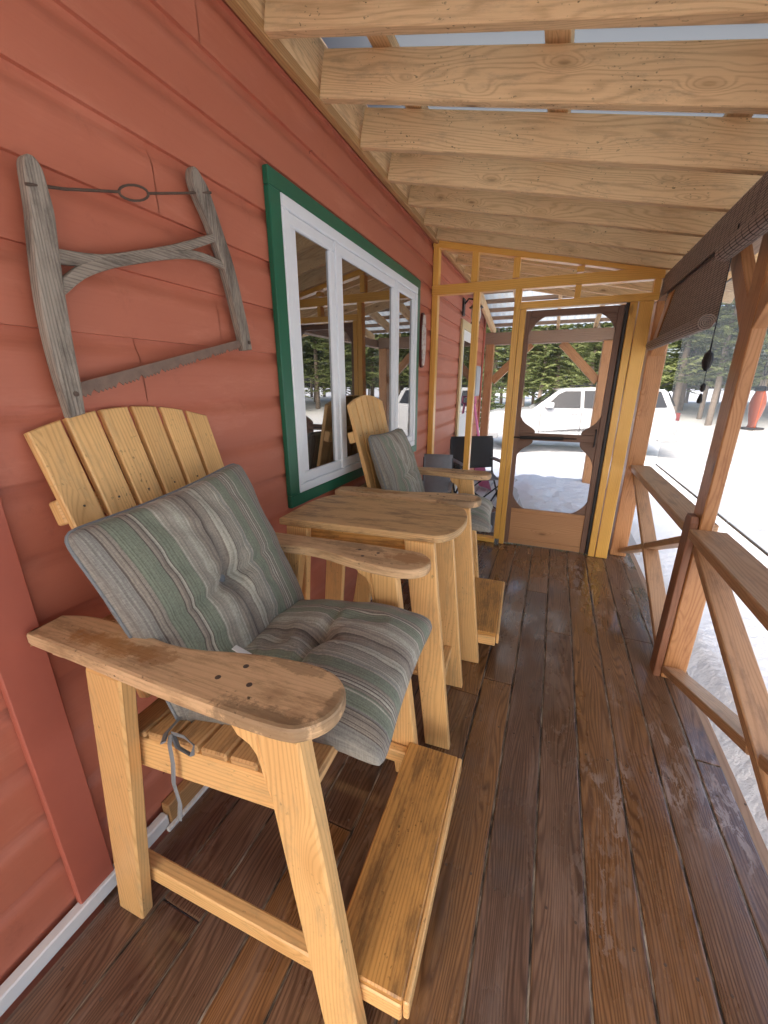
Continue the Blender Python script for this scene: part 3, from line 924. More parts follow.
m_.build('pull_cord', 'black', bl)
m_ = MB(); m_.lathe([(.004, .045), (.016, .03), (.022, 0), (.016, -.03), (.004, -.045)], T(-.022, -.07, -.63), 10); m_.build('cord_lock', 'black', bl)
MB().lathe([(.004, .018), (.010, .01), (.010, -.012), (.004, -.02)], T(-.022, -.092, -.745), 10).build('cord_bead', 'black', bl)
MB().lathe([(.004, .018), (.011, -.01), (.010, -.022), (.003, -.026)], T(-.026, -.10, -.79), 10).build('cord_bead', 'black', bl)
blind(.40, 2.385, 2.185, 1.99, .042, 'brown bamboo blind rolled up nearly to the eave at the near bay', .38, 2.196, .016)

# ------------------------------------------------------------------ screened end wall and screen door
sw = empty('screen_wall', (0, EW, 0), 0, 'honey varnished stud wall with screens closing the porch end', 'screen wall')
D = .04
def member(x0, x1, z0, z1, name='stud', d0=-.03, d1=D):
    MB().bx(x0, x1, d0, d1, z0, z1, bev=.003).build(name, 'frame', sw)
member(.002, .052, .046, 2.184)
member(.358, .410, .046, 2.184)
member(.692, .742, .046, 2.184)
member(.7445, .788, .001, 2.03)
member(1.515, 1.565, .001, 2.03)
member(1.573, 1.665, .001, 2.03)
member(.002, .70, .001, .045, 'sill_plate')
m_ = MB(); m_.plank((.0, .003, 2.222), (1.70, .003, 2.205), .074, D + .034, (0, 0, 1), bev=.003); m_.build('cross_beam', 'frame', sw)
m_ = MB(); m_.plank((.0, .004, rb(.0) - .012), (1.70, .004, rb(1.70) + .012), .05, D + .03, (0, 0, 1), bev=.003); m_.build('sloped_plate', 'frame', sw)
member(.744, 1.69, 2.032, 2.083, 'door_header')
for a in (1.13, 1.645):
    member(a, a + .042, 2.0835, 2.172, 'short_stud')
for a in (.0025, .330, .660, 1.125):
    member(a, a + .05, 2.2605, rb(a) - .036, 'upper_stud')
member(.002, .0, 0, 0) if False else None
MB().sheet([(.048, .03, .045), (.365, .03, .045), (.365, .03, 2.187), (.048, .03, 2.187)]).build('mesh', 'screenfine', sw)
MB().sheet([(.41, .03, .045), (.70, .03, .045), (.70, .03, 2.187), (.41, .03, 2.187)]).build('mesh', 'screenfine', sw)
# black weather strip down the latch side
MB().bx(1.492, 1.514, -.012, .03, .012, 2.03, bev=.003).build('weather_strip', 'black', sw)

sd = empty('screen_door', (.79, EW, 0), 0, 'wooden screen door with curved corner brackets and solid kick panel', 'door')
W_, H_ = .70, 2.02
def dbox(name, x0, x1, z0, z1, mat, d0=.002, d1=.032):
    return MB().bx(x0, x1, d0, d1, z0, z1, bev=.003).build(name, mat, sd)
dbox('stile', .0, .036, .012, H_, 'darkdoor')
dbox('stile', W_ - .044, W_, .012, H_, 'darkdoor')
dbox('top_rail', .0365, W_ - .0445, 1.972, H_, 'darkdoor')
dbox('kick_panel', .0365, W_ - .0445, .06, .325, 'door', .006, .028)
dbox('kick_rail', .0365, W_ - .0445, .012, .0595, 'door')
dbox('kick_rail', .0365, W_ - .0445, .3255, .36, 'door')
mr = dbox('middle_rail', .0365, W_ - .0445, .99, 1.05, 'darkdoor')
MB().sheet([(.036, .018, .36), (W_ - .044, .018, .36), (W_ - .044, .018, 1.972), (.036, .018, 1.972)]).build('mesh', 'screenfine', sd)
def bracket(x, z, sx, sz, w, h, curve):
    """fretwork bracket filling a corner: curve 'in' is concave."""
    pts = [(0, 0), (w, 0)]
    n = 12
    for i in range(1, n):
        tt = i / n
        if curve == 'concave':
            a = math.pi / 2 * tt
            px, pz = w - w * math.sin(a) * .88 - .0, h - h * math.cos(a)
            pts.append((w * (1 - math.sin(a)) + .012 * math.sin(math.pi * tt), h * (1 - math.cos(a)) + .012 * math.sin(math.pi * tt)))
        else:
            px = w * (1 - tt) ** 1.15; pz = h * tt
            pts.append((px * (1 + .22 * math.sin(2 * math.pi * tt)), pz))
    pts.append((0, h))
    pts = [(p[0] * sx, p[1] * sz) for p in pts]
    if sx * sz < 0: pts = pts[::-1]
    MB().prism(pts, -.012, .010, fr((x, .017, z), (1, 0, 0), (0, 0, 1)) , grain=0, bev=.002).build('corner_bracket', 'darkdoor', sd)
xl, xr = .0365, W_ - .0445
bracket(xl, 1.9715, 1, -1, .115, .13, 'concave'); bracket(xr, 1.9715, -1, -1, .115, .12, 'concave')
bracket(xl, .3605, 1, 1, .11, .13, 'concave'); bracket(xr, .3605, -1, 1, .115, .12, 'concave')
bracket(xl, 1.0505, 1, 1, .13, .14, 'ogee'); bracket(xl, .9895, 1, -1, .12, .14, 'ogee')
bracket(xr, 1.0505, -1, 1, .125, .15, 'ogee'); bracket(xr, .9895, -1, -1, .125, .20, 'ogee')
m_ = MB(); m_.tube([(.05, -.02, 1.012), (.40, -.02, 1.018)], .014, 12); m_.tube([(.40, -.02, 1.018), (.50, -.02, 1.02)], .005, 8); m_.tube([(-.03, -.02, 1.012), (.05, -.02, 1.012)], .006, 8)
m_.build('door_closer', 'black', sd)
m_ = MB(); m_.tube([(.635, -.004, 1.10), (.635, -.035, 1.09), (.635, -.035, .97), (.635, -.004, .96)], .006, 8); m_.build('handle', 'black', sd)

# ------------------------------------------------------------------ tall adirondack chairs
def spline(pts, k=4, sharp=()):
    """closed Catmull-Rom through the points, keeping the listed corners sharp."""
    out = []; n = len(pts)
    for i in range(n):
        p0, p1, p2, p3 = [Vector(pts[(i + j - 1) % n][:2]) for j in range(4)]
        if i in sharp: p0 = p1
        if (i + 1) % n in sharp: p3 = p2
        for q in range(k):
            t_ = q / k
            out.append(tuple(.5 * ((2 * p1) + (p2 - p0) * t_ + (2 * p0 - 5 * p1 + 4 * p2 - p3) * t_ ** 2 + (3 * p1 - p0 - 3 * p2 + p3) * t_ ** 3)))
    return out
def arm_outline(sgn):
    near = [(-.385, -.372), (-.392, -.295), (-.33, -.275), (-.25, -.268), (-.15, -.277), (-.05, -.286), (.03, -.278), (.11, -.257), (.2, -.24), (.28, -.234), (.335, -.243), (.37, -.268), (.384, -.305), (.378, -.345), (.35, -.378), (.31, -.393), (.2, -.396), (.05, -.394), (-.1, -.388), (-.25, -.382), (-.375, -.378)]
    near = spline(near, 4, (0, 1))
    pts = [(x, y * -sgn) for x, y in near]
    return pts if sgn > 0 else pts[::-1]
A_Z = .911
def make_chair(lean=-.405):
    t = empty('bar_height_chair', (0, 0, 0), 0)
    # back: local frame with v up along the back
    b0 = Vector((-.165, 0, .60)); b1 = Vector((lean, 0, 1.348))
    vdir = (b1 - b0).normalized()
    L = (b1 - b0).length
    ndir = vdir.cross(Vector((0, 1, 0)))      # towards the front
    mback = fr(b0, (0, 1, 0), vdir)           # x across, y up the back, z = x cross y
    if mback.col[2].to_3d().dot(Vector((1, 0, 0))) < 0: pass
    W = .526; n = 6; gap = .014; w = (W - gap * (n - 1)) / n
    for i in range(n):
        xa = -W / 2 + i * (w + gap); xb = xa + w
        top = lambda x: L + .045 * (1 - (abs(x) / (W / 2)) ** 2.0)
        sc = .90
        pts = [(xa * sc, -.02), (xb * sc, -.02), (xb, top(xb)), ((xa + xb) / 2, top((xa + xb) / 2)), (xa, top(xa))]
        MB().prism(pts, -.011, .011, mback, grain=1, bev=.003).build('back_slat', 'pine', t)
    fs = mback.col[2].to_3d()
    sgn_f = 1 if fs.x > 0 else -1
    for vv in (.60, .12):
        m_ = MB()
        c = b0 + vdir * vv - fs * sgn_f * .0305
        m_.plank(c + Vector((0, -.258, 0)), c + Vector((0, .258, 0)), .06, .036, vdir, bev=.004)
        m_.build('back_batten', 'pine', t)
    for i in range(n):
        xc = -W / 2 + i * (w + gap) + w / 2
        p = b0 + vdir * .60 + Vector((0, xc * .97, 0)) + fs * sgn_f * .0112
        MB().box((.005, .005, .0015), fr(p, (0, 1, 0), vdir), bev=0).build('nail_head', 'rust', t)
    for sg in (-1, 1):
        a = MB().prism(arm_outline(sg), A_Z - .034, A_Z, None, grain=0, bev=.008, seg=2).build('armrest', 'arm', t)
        for (x, y) in ((.16, .29), (.20, .33), (.13, .335)):
            MB().lathe([(.0001, .001), (.006, .0006), (.006, -.003)], T(x, sg * y, A_Z), 10).build('screw_head', 'rust', a)
        # front leg, raked forward to the foot
        y0, y1 = (-.382, -.340) if sg < 0 else (.300, .342)
        dx = 0 if sg < 0 else -.065
        mleg = fr((0, y1, 0), (1, 0, 0), (0, 0, 1))  # local z = -y
        zt = A_Z - .0345
        pts = [(.345 + dx, 0), (.440 + dx, 0), (.337 + dx, zt), (.245 + dx, zt)]
        MB().prism(pts, 0, y1 - y0, mleg, grain=1, bev=.005).build('front_leg', 'pine', t)
        # shaped corbel behind the top of the leg
        pts = [(.243 + dx, zt), (.19 + dx, zt), (.188 + dx, zt - .02), (.20 + dx, zt - .04), (.225 + dx, zt - .052), (.238 + dx, zt - .07), (.245 + dx, zt - .10), (.252 + dx, zt - .14), (.270 + dx, zt - .20)]
        MB().prism(pts, .006, y1 - y0 - .004, mleg, grain=1, bev=.004).build('arm_corbel', 'pine', t)
        # rear leg
        y0r, y1r = (-.384, -.346) if sg < 0 else (.302, .340)
        mleg = fr((0, y1r, 0), (1, 0, 0), (0, 0, 1))
        pts = [(-.335, 0), (-.242, 0), (-.085, zt), (-.190, zt)]
        MB().prism(pts, 0, y1r - y0r, mleg, grain=1, bev=.005).build('rear_leg', 'pine', t)
        # seat rail and stretcher inside the legs
        ys = sg * .321 if sg < 0 else .280
        m_ = MB(); m_.plank((-.27, ys, .601), (.315, ys, .665), .09, .036, (0, 0, 1), bev=.004); m_.build('seat_rail', 'pine', t)
        ys2 = sg * .320 if sg < 0 else .279
        m_ = MB(); m_.plank((-.30, ys2, .128), (.515, ys2, .128), .056, .036, (0, 0, 1), bev=.004); m_.build('stretcher', 'pine', t)
    # rear arm support
    m_ = MB(); m_.bx(-.345, -.305, -.36, .36, A_Z - .062, A_Z - .0347, bev=.004); m_.build('arm_support', 'arm', t)
    # seat slats
    def zs(x): return .647 + .1094 * (x + .27)
    tilt = Vector((1, 0, .1094)).normalized()
    xs = [-.155, -.075, .005, .085, .165]
    for x in xs:
        m_ = MB(); m_.plank((x, -.338, zs(x) + .011), (x, .298, zs(x) + .011), .07, .02, tilt, bev=.004); m_.build('seat_slat', 'seat', t)
    x = .275
    m_ = MB(); m_.plank((x, -.338, zs(x) + .012), (x, .300, zs(x) + .012), .128, .024, tilt, bev=.006); m_.build('seat_slat', 'seat', t)
    # footrest
    m_ = MB(); m_.bx(.335, .517, -.336, .300, .157, .179, bev=.004); m_.build('footrest', 'footrest', t)
    m_ = MB(); m_.bx(.518, .532, -.336, .300, .118, .176, bev=.003); m_.build('footrest_lip', 'pine', t)
    return t
chair = make_chair()
chair.location = (.409, .793, 0); chair.rotation_euler = (0, 0, .031)
CG = 'tall honey coloured slatted chairs'
tag(chair, 'nearer tall honey wood slatted armchair, big in the foreground below the saw', 'chair', CG)
chair2 = make_chair(-.345)
chair2.location = (.405, 2.222, 0); chair2.rotation_euler = (0, 0, .065)
tag(chair2, 'farther tall honey wood slatted armchair, behind the small table', 'chair', CG)

def pillow(w, h, T_, seed, cr=1.0, flat=.72, droop=0.0):
    """tufted square cushion in local xy, thickness along z; returns MB with stripes across v (local y)."""
    n = 56
    rnd = random.Random(seed)
    mb = MB()
    def thick(a, c):
        e = max(0.0, (1 - a * a) * (1 - c * c))
        th = T_ * (e ** .31)
        r2 = a * a + c * c
        th *= 1 - .62 * math.exp(-r2 / .022)
        th *= 1 - .30 * cr * math.exp(-(c / .055) ** 2) * math.exp(-(a / .6) ** 2)
        th *= 1 - .30 * cr * math.exp(-(a / .055) ** 2) * math.exp(-(c / .6) ** 2)
        ang = math.atan2(c, a)
        th *= 1 - .10 * math.exp(-r2 / .25) * (1 - math.exp(-r2 / .02)) * max(0, math.sin(ang * 7 + seed)) ** 3
        th *= 1 - .07 * max(0, mnoise.noise((a * 3.5, c * 3.5 + seed, 9)) - .1) * 4 * (r2 > .1)
        th *= 1 + .09 * mnoise.noise((a * 2.2 + seed, c * 2.2, seed))
        return th
    idx = {}
    for side in (1, -1):
        for i in range(n + 1):
            for j in range(n + 1):
                if side < 0 and (i in (0, n) or j in (0, n)):
                    idx[(side, i, j)] = idx[(1, i, j)]
                    continue
                a = -1 + 2 * i / n; c = -1 + 2 * j / n
                # gather samples to the rim
                a = math.sin(a * math.pi / 2) * .35 + a * .65; c = math.sin(c * math.pi / 2) * .35 + c * .65
                q_ = (abs(a) * abs(c)) ** 14 * .045
                x = a * w / 2 * (1 - .05 * (1 - c * c) - q_); y = c * h / 2 * (1 - .05 * (1 - a * a) - q_)
                z = side * thick(a, c) / 2
                if side < 0: z *= flat
                z -= droop * max(0, x - .06) ** 2
                pk = mnoise.noise((a * 5 + seed, c * 5, 2)) * .002
                mb.v.append(Vector((x, y, z + pk))); idx[(side, i, j)] = len(mb.v) - 1
    for side in (1, -1):
        for i in range(n):
            for j in range(n):
                q = [idx[(side, i, j)], idx[(side, i + 1, j)], idx[(side, i + 1, j + 1)], idx[(side, i, j + 1)]]
                uvq = [(i / n * w, j / n), ((i + 1) / n * w, j / n), ((i + 1) / n * w, (j + 1) / n), (i / n * w, (j + 1) / n)]
                if side < 0: q = q[::-1]; uvq = uvq[::-1]
                mb.f.append(q); mb.uv.append(uvq); mb.tone.append(.5)
    return mb
def seam(w, h, droop):
    pts = []
    m = 24
    for e in range(4):
        for k in range(m):
            f = -1 + 2 * k / m
            a, c = ((f, -1), (1, f), (-f, 1), (-1, -f))[e]
            a = math.sin(a * math.pi / 2) * .35 + a * .65; c = math.sin(c * math.pi / 2) * .35 + c * .65
            q_ = (abs(a) * abs(c)) ** 14 * .045
            x = a * w / 2 * (1 - .05 * (1 - c * c) - q_); y = c * h / 2 * (1 - .05 * (1 - a * a) - q_)
            pts.append((x, y, 0 if droop == 0 else 0))
    m_ = MB(); m_.tube(pts, .0042, 6, closed=True)
    return m_
def ribbon(pts, r=.0065):
    m_ = MB(); m_.tube(pts, r, 6, flat=.3); return m_
def cushions(ch, which, seed):
    o = ch.location; rz = ch.rotation_euler.z
    base = Matrix.Translation(o) @ Matrix.Rotation(rz, 4, 'Z')
    # seat cushion: x front, stripes run front to back
    st = empty('seat_cushion', (0, 0, 0), 0, 'striped green grey tufted cushion lying on the seat of the %s chair' % which, 'cushion', 'striped chair cushions')
    tilt = Matrix.Rotation(-math.atan(.1094), 4, 'Y')
    st.matrix_world = base @ Matrix.Translation((.165, -.005, .722)) @ Matrix.Rotation(.05, 4, 'Z') @ tilt
    pillow(.53, .54, .18, seed, 1.0, .35, .75).build('cushion_cover', 'cushion', st, True)
    MB().lathe([(.0001, .004), (.012, .002), (.014, -.004)], T(0, 0, .022), 12).build('tuft_button', 'tie', st, True)
    # back cushion
    rb_ = .10 if which == 'nearer' else -.02
    bt = empty('back_cushion', (0, 0, 0), 0, 'striped green grey tufted cushion leaning on the back of the %s chair' % which, 'cushion', 'striped chair cushions')
    up = Vector((-.26, 0, .74)).normalized()
    nrm = Vector((0, 1, 0)).cross(up)       # faces +x
    m = Matrix((up, Vector((0, 1, 0)), up.cross(Vector((0, 1, 0))))).transposed().to_4x4()
    if m.col[2].x < 0:
        m = Matrix((up, Vector((0, -1, 0)), up.cross(Vector((0, -1, 0))))).transposed().to_4x4()
    m.translation = Vector((-.150, -.035, .925) if which == 'nearer' else (-.135, 0, .925))
    bt.matrix_world = base @ m @ Matrix.Rotation(rb_, 4, 'Z')
    pillow(.56, .565, .175, seed + 5).build('cushion_cover', 'cushion', bt, True)
    seam(.56, .565, 0).build('piping', 'tie', bt, True)
    MB().lathe([(.0001, .004), (.012, .002), (.014, -.004)], T(0, 0, .022), 12).build('tuft_button', 'tie', bt, True)
    if which == 'nearer':
        # tie knotted round the rear leg, one end hanging (local x is up the cushion)
        sgn = 1 if (m.col[1].y < 0) else -1
        inv = (base @ m @ Matrix.Rotation(rb_, 4, 'Z')).inverted()
        def L(pts): return [inv @ (base @ Vector(p)) for p in pts]
        ribbon(L([(-.07, -.25, .70), (-.06, -.29, .70), (-.05, -.335, .705), (-.03, -.36, .71)])).build('tie', 'tie', bt)
        ribbon(L([(-.03, -.335, .712), (.02, -.345, .73), (.05, -.35, .725), (.045, -.355, .70), (.0, -.35, .70), (-.03, -.335, .71)])).build('tie', 'tie', bt)
        ribbon(L([(-.03, -.34, .712), (-.022, -.352, .70), (-.018, -.356, .65), (-.028, -.357, .59), (-.02, -.358, .53), (-.035, -.357, .47)])).build('tie', 'tie', bt)
        MB().box((.05, .018, .003), inv @ base @ Matrix.Translation((.01, -.14, .80)) @ Matrix.Rotation(.3, 4, 'Y')).build('care_label', 'whitepaint', bt)
cushions(chair, 'nearer', 3)
cushions(chair2, 'farther', 11)

# ------------------------------------------------------------------ side table
tb = empty('side_table', (.40, 1.452, 0), .07, 'tall wooden side table with weathered half rounded top between the two chairs', 'table')
H = .945
def top_outline():
    xl, xr, hw = -.290, .425, .205
    pts = [(xl, -hw)]
    pts += [(.34, -hw)]
    for i in range(1, 16):
        a = -math.pi / 2 + math.pi * i / 16
        pts.append((.335 + math.cos(a) * (xr - .335), math.sin(a) * hw))
    pts += [(.34, hw), (-.2, hw)]
    for i in range(1, 8):
        a = math.pi / 2 * i / 8
        pts.append((-.2 - math.sin(a) * (-xl - .2), math.cos(a) * (hw + .03) - .03))
    pts.append((xl, -.06))
    return pts
tt = MB().prism(top_outline(), H - .03, H, None, grain=0, bev=.006, seg=2).build('tabletop', 'tabletop', tb)
for sg in (-1, 1):
    for sx in (-1, 1):
        yo = .205 if sg < 0 else .205
        y0, y1 = sorted((sg * yo, sg * (yo - .036)))
        ml = fr((0, y1, 0), (1, 0, 0), (0, 0, 1))
        if sx > 0: pts = [(.335, 0), (.438, 0), (.338, H - .031), (.228, H - .031)]
        else: pts = [(-.335, 0), (-.24, 0), (-.165, H - .031), (-.26, H - .031)]
        MB().prism(pts, 0, y1 - y0, ml, grain=1, bev=.004).build('table_leg', 'pine', tb)
    ys = sg * .150
    m_ = MB(); m_.plank((-.25, ys, H - .075), (.30, ys, H - .075), .085, .03, (0, 0, 1), bev=.003); m_.build('apron', 'footrest', tb)
for x in (.340, -.255):
    m_ = MB(); m_.bx(x, x + .036, -.168, .168, .17, .235, bev=.003); m_.build('stretcher', 'pine', tb)
m_ = MB(); m_.bx(-.218, .338, -.02, .05, .18, .205, bev=.003); m_.build('stretcher', 'pine', tb)

# ------------------------------------------------------------------ bow saw on the wall
saw = empty('bow_saw', (.001, .9, 1.7), 0, 'old weathered grey wooden bow saw hanging on the red wall', 'saw')
def S(y, z): return (y - .9, z - 1.7)
msaw = fr((0, 0, 0), (0, 1, 0), (0, 0, 1))          # local x = y, y = z, z = out of the wall
def saw_piece(name, pts, z0, z1, mat='greywood', grain=1, bev=.006):
    return MB().prism([S(*p) for p in (spline(pts, 3, (0, 1) if 'upright' in name else (0, len(pts) // 2 - 1, len(pts) // 2, len(pts) - 1)) if 'blade' not in name else pts)], z0, z1, msaw, grain=grain, bev=bev, seg=2).build(name, mat, saw)
saw_piece('left_upright', [(.597, 1.376), (.632, 1.384), (.637, 1.46), (.640, 1.55), (.646, 1.65), (.655, 1.75), (.660, 1.80), (.658, 1.84), (.655, 1.875), (.645, 1.893), (.633, 1.896), (.622, 1.885), (.618, 1.86), (.613, 1.80), (.604, 1.74), (.593, 1.65), (.588, 1.56), (.590, 1.47)], .018, .05)
saw_piece('right_upright', [(1.213, 1.566), (1.256, 1.572), (1.245, 1.65), (1.228, 1.73), (1.205, 1.825), (1.168, 1.92), (1.130, 2.01), (1.108, 2.035), (1.088, 2.052), (1.072, 2.048), (1.064, 2.02), (1.075, 1.985), (1.108, 1.93), (1.135, 1.87), (1.163, 1.79), (1.185, 1.70)], .018, .048)
saw_piece('cross_bar', [(.650, 1.705), (.75, 1.722), (.855, 1.757), (.98, 1.806), (1.14, 1.882), (1.138, 1.905), (.98, 1.833), (.855, 1.785), (.75, 1.749), (.650, 1.735)], .024, .044, grain=0, bev=.004)
saw_piece('curved_stretcher', [(.645, 1.640), (.70, 1.686), (.77, 1.722), (.85, 1.752), (.93, 1.780), (1.0, 1.800), (1.06, 1.812), (1.12, 1.813), (1.175, 1.806), (1.178, 1.826), (1.12, 1.834), (1.06, 1.834), (1.0, 1.824), (.93, 1.806), (.85, 1.778), (.77, 1.750), (.70, 1.717), (.645, 1.674)], .026, .045, grain=0, bev=.004)
blade = [(.628, 1.452), (1.222, 1.606)]
teeth = []
n = 52
for i in range(n):
    f = i / n
    y = 1.215 + (.632 - 1.215) * f; z = 1.582 + (1.424 - 1.582) * f
    teeth += [(y, z), (y - .004, z - .008 if i % 6 else z + .004)]
saw_piece('saw_blade', blade + teeth, .031, .034, 'sawblade', grain=0, bev=0)
m_ = MB()
def P3(y, z, o=.034): return Vector((o, y - .9, z - 1.7))
m_.tube([P3(.612, 1.836, .052), P3(.70, 1.862), P3(.835, 1.905)], .0032, 6); m_.tube([P3(.915, 1.93), P3(1.02, 1.968), P3(1.13, 2.006, .05)], .0032, 6)
ell = []
for i in range(18):
    a = 2 * math.pi * i / 18
    d = Vector((0, .94, .34)); q = Vector((0, -.34, .94))
    ell.append(P3(.875, 1.917) + d * math.cos(a) * .045 + q * math.sin(a) * .016)
m_.tube(ell, .0030, 6, closed=True)
m_.build('tension_wire', 'rust', saw)
for (y, z) in ((.618, 1.43), (1.237, 1.595)):
    MB().lathe([(.0001, .003), (.006, .002), (.006, -.002)], fr((.051, y - .9, z - 1.7), (0, 1, 0), (0, 0, 1)), 10).build('pin', 'rust', saw)

# ------------------------------------------------------------------ folding camp chairs
def camp_chair(cloth):
    t = empty('camp_chair')
    w = .26
    m_ = MB()
    for sg in (-1, 1):
        m_.tube([(.20, sg * w, 0), (-.16, sg * w, .46), (-.22, sg * w, .84)], .011, 8)
        m_.tube([(-.20, sg * w, 0), (.20, sg * w, .42), (.21, sg * w, .60)], .011, 8)
        m_.tube([(-.20, sg * w, .60), (.22, sg * w, .60)], .010, 8)
    m_.tube([(.20, -w, .03), (.20, w, .41)], .009, 8); m_.tube([(.20, w, .03), (.20, -w, .41)], .009, 8)
    m_.tube([(-.20, -w, .03), (-.20, w, .41)], .009, 8); m_.tube([(-.20, w, .03), (-.20, -w, .41)], .009, 8)
    m_.build('folding_frame', 'blackmetal', t)
    def cloth_sheet(P, sag, name, mat, nx=10, ny=10, th=.008):
        mb = MB()
        A, B, C_, D_ = [Vector(p) for p in P]
        nrm = (B - A).cross(D_ - A).normalized()
        g = {}
        for s_ in (0, 1):
            for i in range(nx + 1):
                for j in range(ny + 1):
                    a, c = i / nx, j / ny
                    p = A * (1 - a) * (1 - c) + B * a * (1 - c) + C_ * a * c + D_ * (1 - a) * c
                    p = p + nrm * (-sag * 4 * a * (1 - a)) + nrm * th * s_
                    mb.v.append(p); g[(s_, i, j)] = len(mb.v) - 1
        for i in range(nx):
            for j in range(ny):
                for s_ in (0, 1):
                    q = [g[(s_, i, j)], g[(s_, i + 1, j)], g[(s_, i + 1, j + 1)], g[(s_, i, j + 1)]]
                    if s_ == 0: q = q[::-1]
                    mb.f.append(q); mb.uv.append([(0, 0), (.1, 0), (.1, .1), (0, .1)]); mb.tone.append(.5)
        for k in range(nx):
            for j in (0, ny):
                mb.f.append([g[(0, k, j)], g[(0, k + 1, j)], g[(1, k + 1, j)], g[(1, k, j)]]); mb.uv.append([(0, 0)] * 4); mb.tone.append(.5)
        for k in range(ny):
            for i in (0, nx):
                mb.f.append([g[(0, i, k)], g[(0, i, k + 1)], g[(1, i, k + 1)], g[(1, i, k)]]); mb.uv.append([(0, 0)] * 4); mb.tone.append(.5)
        return mb.build(name, mat, t, True)
    cloth_sheet([(-.17, -w, .50), (-.17, w, .50), (-.225, w, .87), (-.225, -w, .87)], -.035, 'backrest', cloth)
    cloth_sheet([(-.17, -w, .45), (.21, -w, .43), (.21, w, .43), (-.17, w, .45)], .04, 'seat', 'greycloth')
    for sg in (-1, 1):
        m_ = MB(); m_.bx(-.20, .24, sg * w - .03, sg * w + .03, .61, .624, bev=.005); m_.build('armrest', 'greycloth', t)
    m_ = MB(); m_.lathe([(.035, 0), (.04, .09)], T(.20, -w - .05, .53), 12); m_.build('cup_holder', 'blackcloth', t)
    return t
cc = camp_chair('blackcloth')
cc.location = (.34, 4.62, 0); cc.rotation_euler = (0, 0, R(-58))
tag(cc, 'black folding camp chair on the snowy deck beyond the screen', 'chair', 'folding camp chairs')
c2 = camp_chair('greycloth')
c2.location = (.20, 3.32, 0); c2.rotation_euler = (0, 0, R(-80)); c2.scale = (.8, .5, .98)
tag(c2, 'grey folding camp chair with black frame in the corner behind the farther wooden chair', 'chair', 'folding camp chairs')

# bucket and bag beyond the screen
t = empty('metal_bucket', (.57, 4.17, 0), 0, 'small galvanised bucket on deck under the black camp chair', 'bucket')
MB().lathe([(.0001, .004), (.06, .004), (.062, .0), (.08, .17), (.084, .172), (.084, .18), (.078, .178), (.06, .01), (.0001, .01)], None, 24).build('pail', 'steel', t, True)
m_ = MB(); m_.tube([(-.08, 0, .17), (-.07, .03, .22), (0, .05, .25), (.07, .03, .22), (.08, 0, .17)], .003, 6); m_.build('handle', 'steel', t)
t = empty('plastic_bag', (.52, 4.00, 0), 0, 'crumpled white plastic bag on deck in front of bucket', 'bag')
bm = bmesh.new(); bmesh.ops.create_icosphere(bm, subdivisions=4, radius=1)
for v in bm.verts:
    q = v.co.copy(); k = 1 + .35 * mnoise.noise(q * 2.2) + .15 * mnoise.noise(q * 6)
    v.co = Vector((q.x * .11 * k, q.y * .08 * k, max(0, q.z * .045 * k + .035)))
mb = MB(); mb.absorb(bm); mb.build('bag_body', 'bagwhite', t)
# pink snow shovel against the wall
t = empty('snow_shovel', (.20, 5.7, 0), R(-50), 'pink plastic snow shovel leaning on the red wall outside', 'shovel')
# local: y towards world x
m_ = MB(); m_.tube([(0, .02, .46), (0, -.16, 1.22)], .016, 10); m_.build('shaft', 'pink', t)
m_ = MB(); m_.tube([(-.05, -.165, 1.22), (-.05, -.18, 1.30), (.05, -.18, 1.30), (.05, -.165, 1.22), (0, -.16, 1.20)], .012, 8, closed=True); m_.build('grip', 'pink', t)
mb = MB(); g = {}
nx, nz = 12, 12
for s_ in (0, 1):
    for i in range(nx + 1):
        for j in range(nz + 1):
            a = -1 + 2 * i / nx; c = j / nz
            hw = .17 * (1 - .55 * max(0, c - .55) / .45)
            mb.v.append(Vector((a * hw, .10 - .10 * c + .035 * a * a * (-1) + .05 * (1 - c) ** 2 + .006 * s_, .005 + .47 * c))); g[(s_, i, j)] = len(mb.v) - 1
for i in range(nx):
    for j in range(nz):
        for s_ in (0, 1):
            q = [g[(s_, i, j)], g[(s_, i + 1, j)], g[(s_, i + 1, j + 1)], g[(s_, i, j + 1)]]
            mb.f.append(q if s_ else q[::-1]); mb.uv.append([(0, 0)] * 4); mb.tone.append(.5)
mb.build('blade', 'pink', t, True)
# hummingbird feeder hanging from the eave
fx, fy, fz = 2.285, 3.40, 1.16
t = empty('hummingbird_feeder', (fx + .02, fy, fz + .01), 0, 'red glass hummingbird feeder hanging outside the screen', 'bird feeder')
MB().lathe([(.0001, .012), (.042, .012), (.034, .03), (.036, .045), (.052, .09), (.064, .135), (.066, .165), (.056, .205), (.042, .235), (.040, .245)], None, 24).build('bottle', 'redglass', t, True)
MB().lathe([(.03, .0), (.10, .0), (.105, .006), (.10, .012), (.03, .0125)], None, 24).build('tray', 'rust', t, True)
MB().lathe([(.055, .244), (.056, .262), (.02, .275), (.0001, .27)], None, 20).build('lid', 'blackmetal', t, True)
m_ = MB()
m_.tube([(0, -.03, .27), (0, -.01, .32), (0, 0, .335)], .0025, 6); m_.tube([(0, .03, .27), (0, .01, .32), (0, 0, .335)], .0025, 6)
m_.tube([(0, .05, .42), (0, .055, .375), (0, .03, .345), (0, 0, .338), (0, -.03, .35), (0, -.045, .39), (0, -.03, .42), (0, -.0, .435)], .0075, 6)
t.scale = (.64, .64, 1)
zr = rb(fx) - fz
m_.tube([(0, 0, .435), (0, 0, zr + .02)], .0012, 5)
m_.build('hanger', 'blackmetal', t)

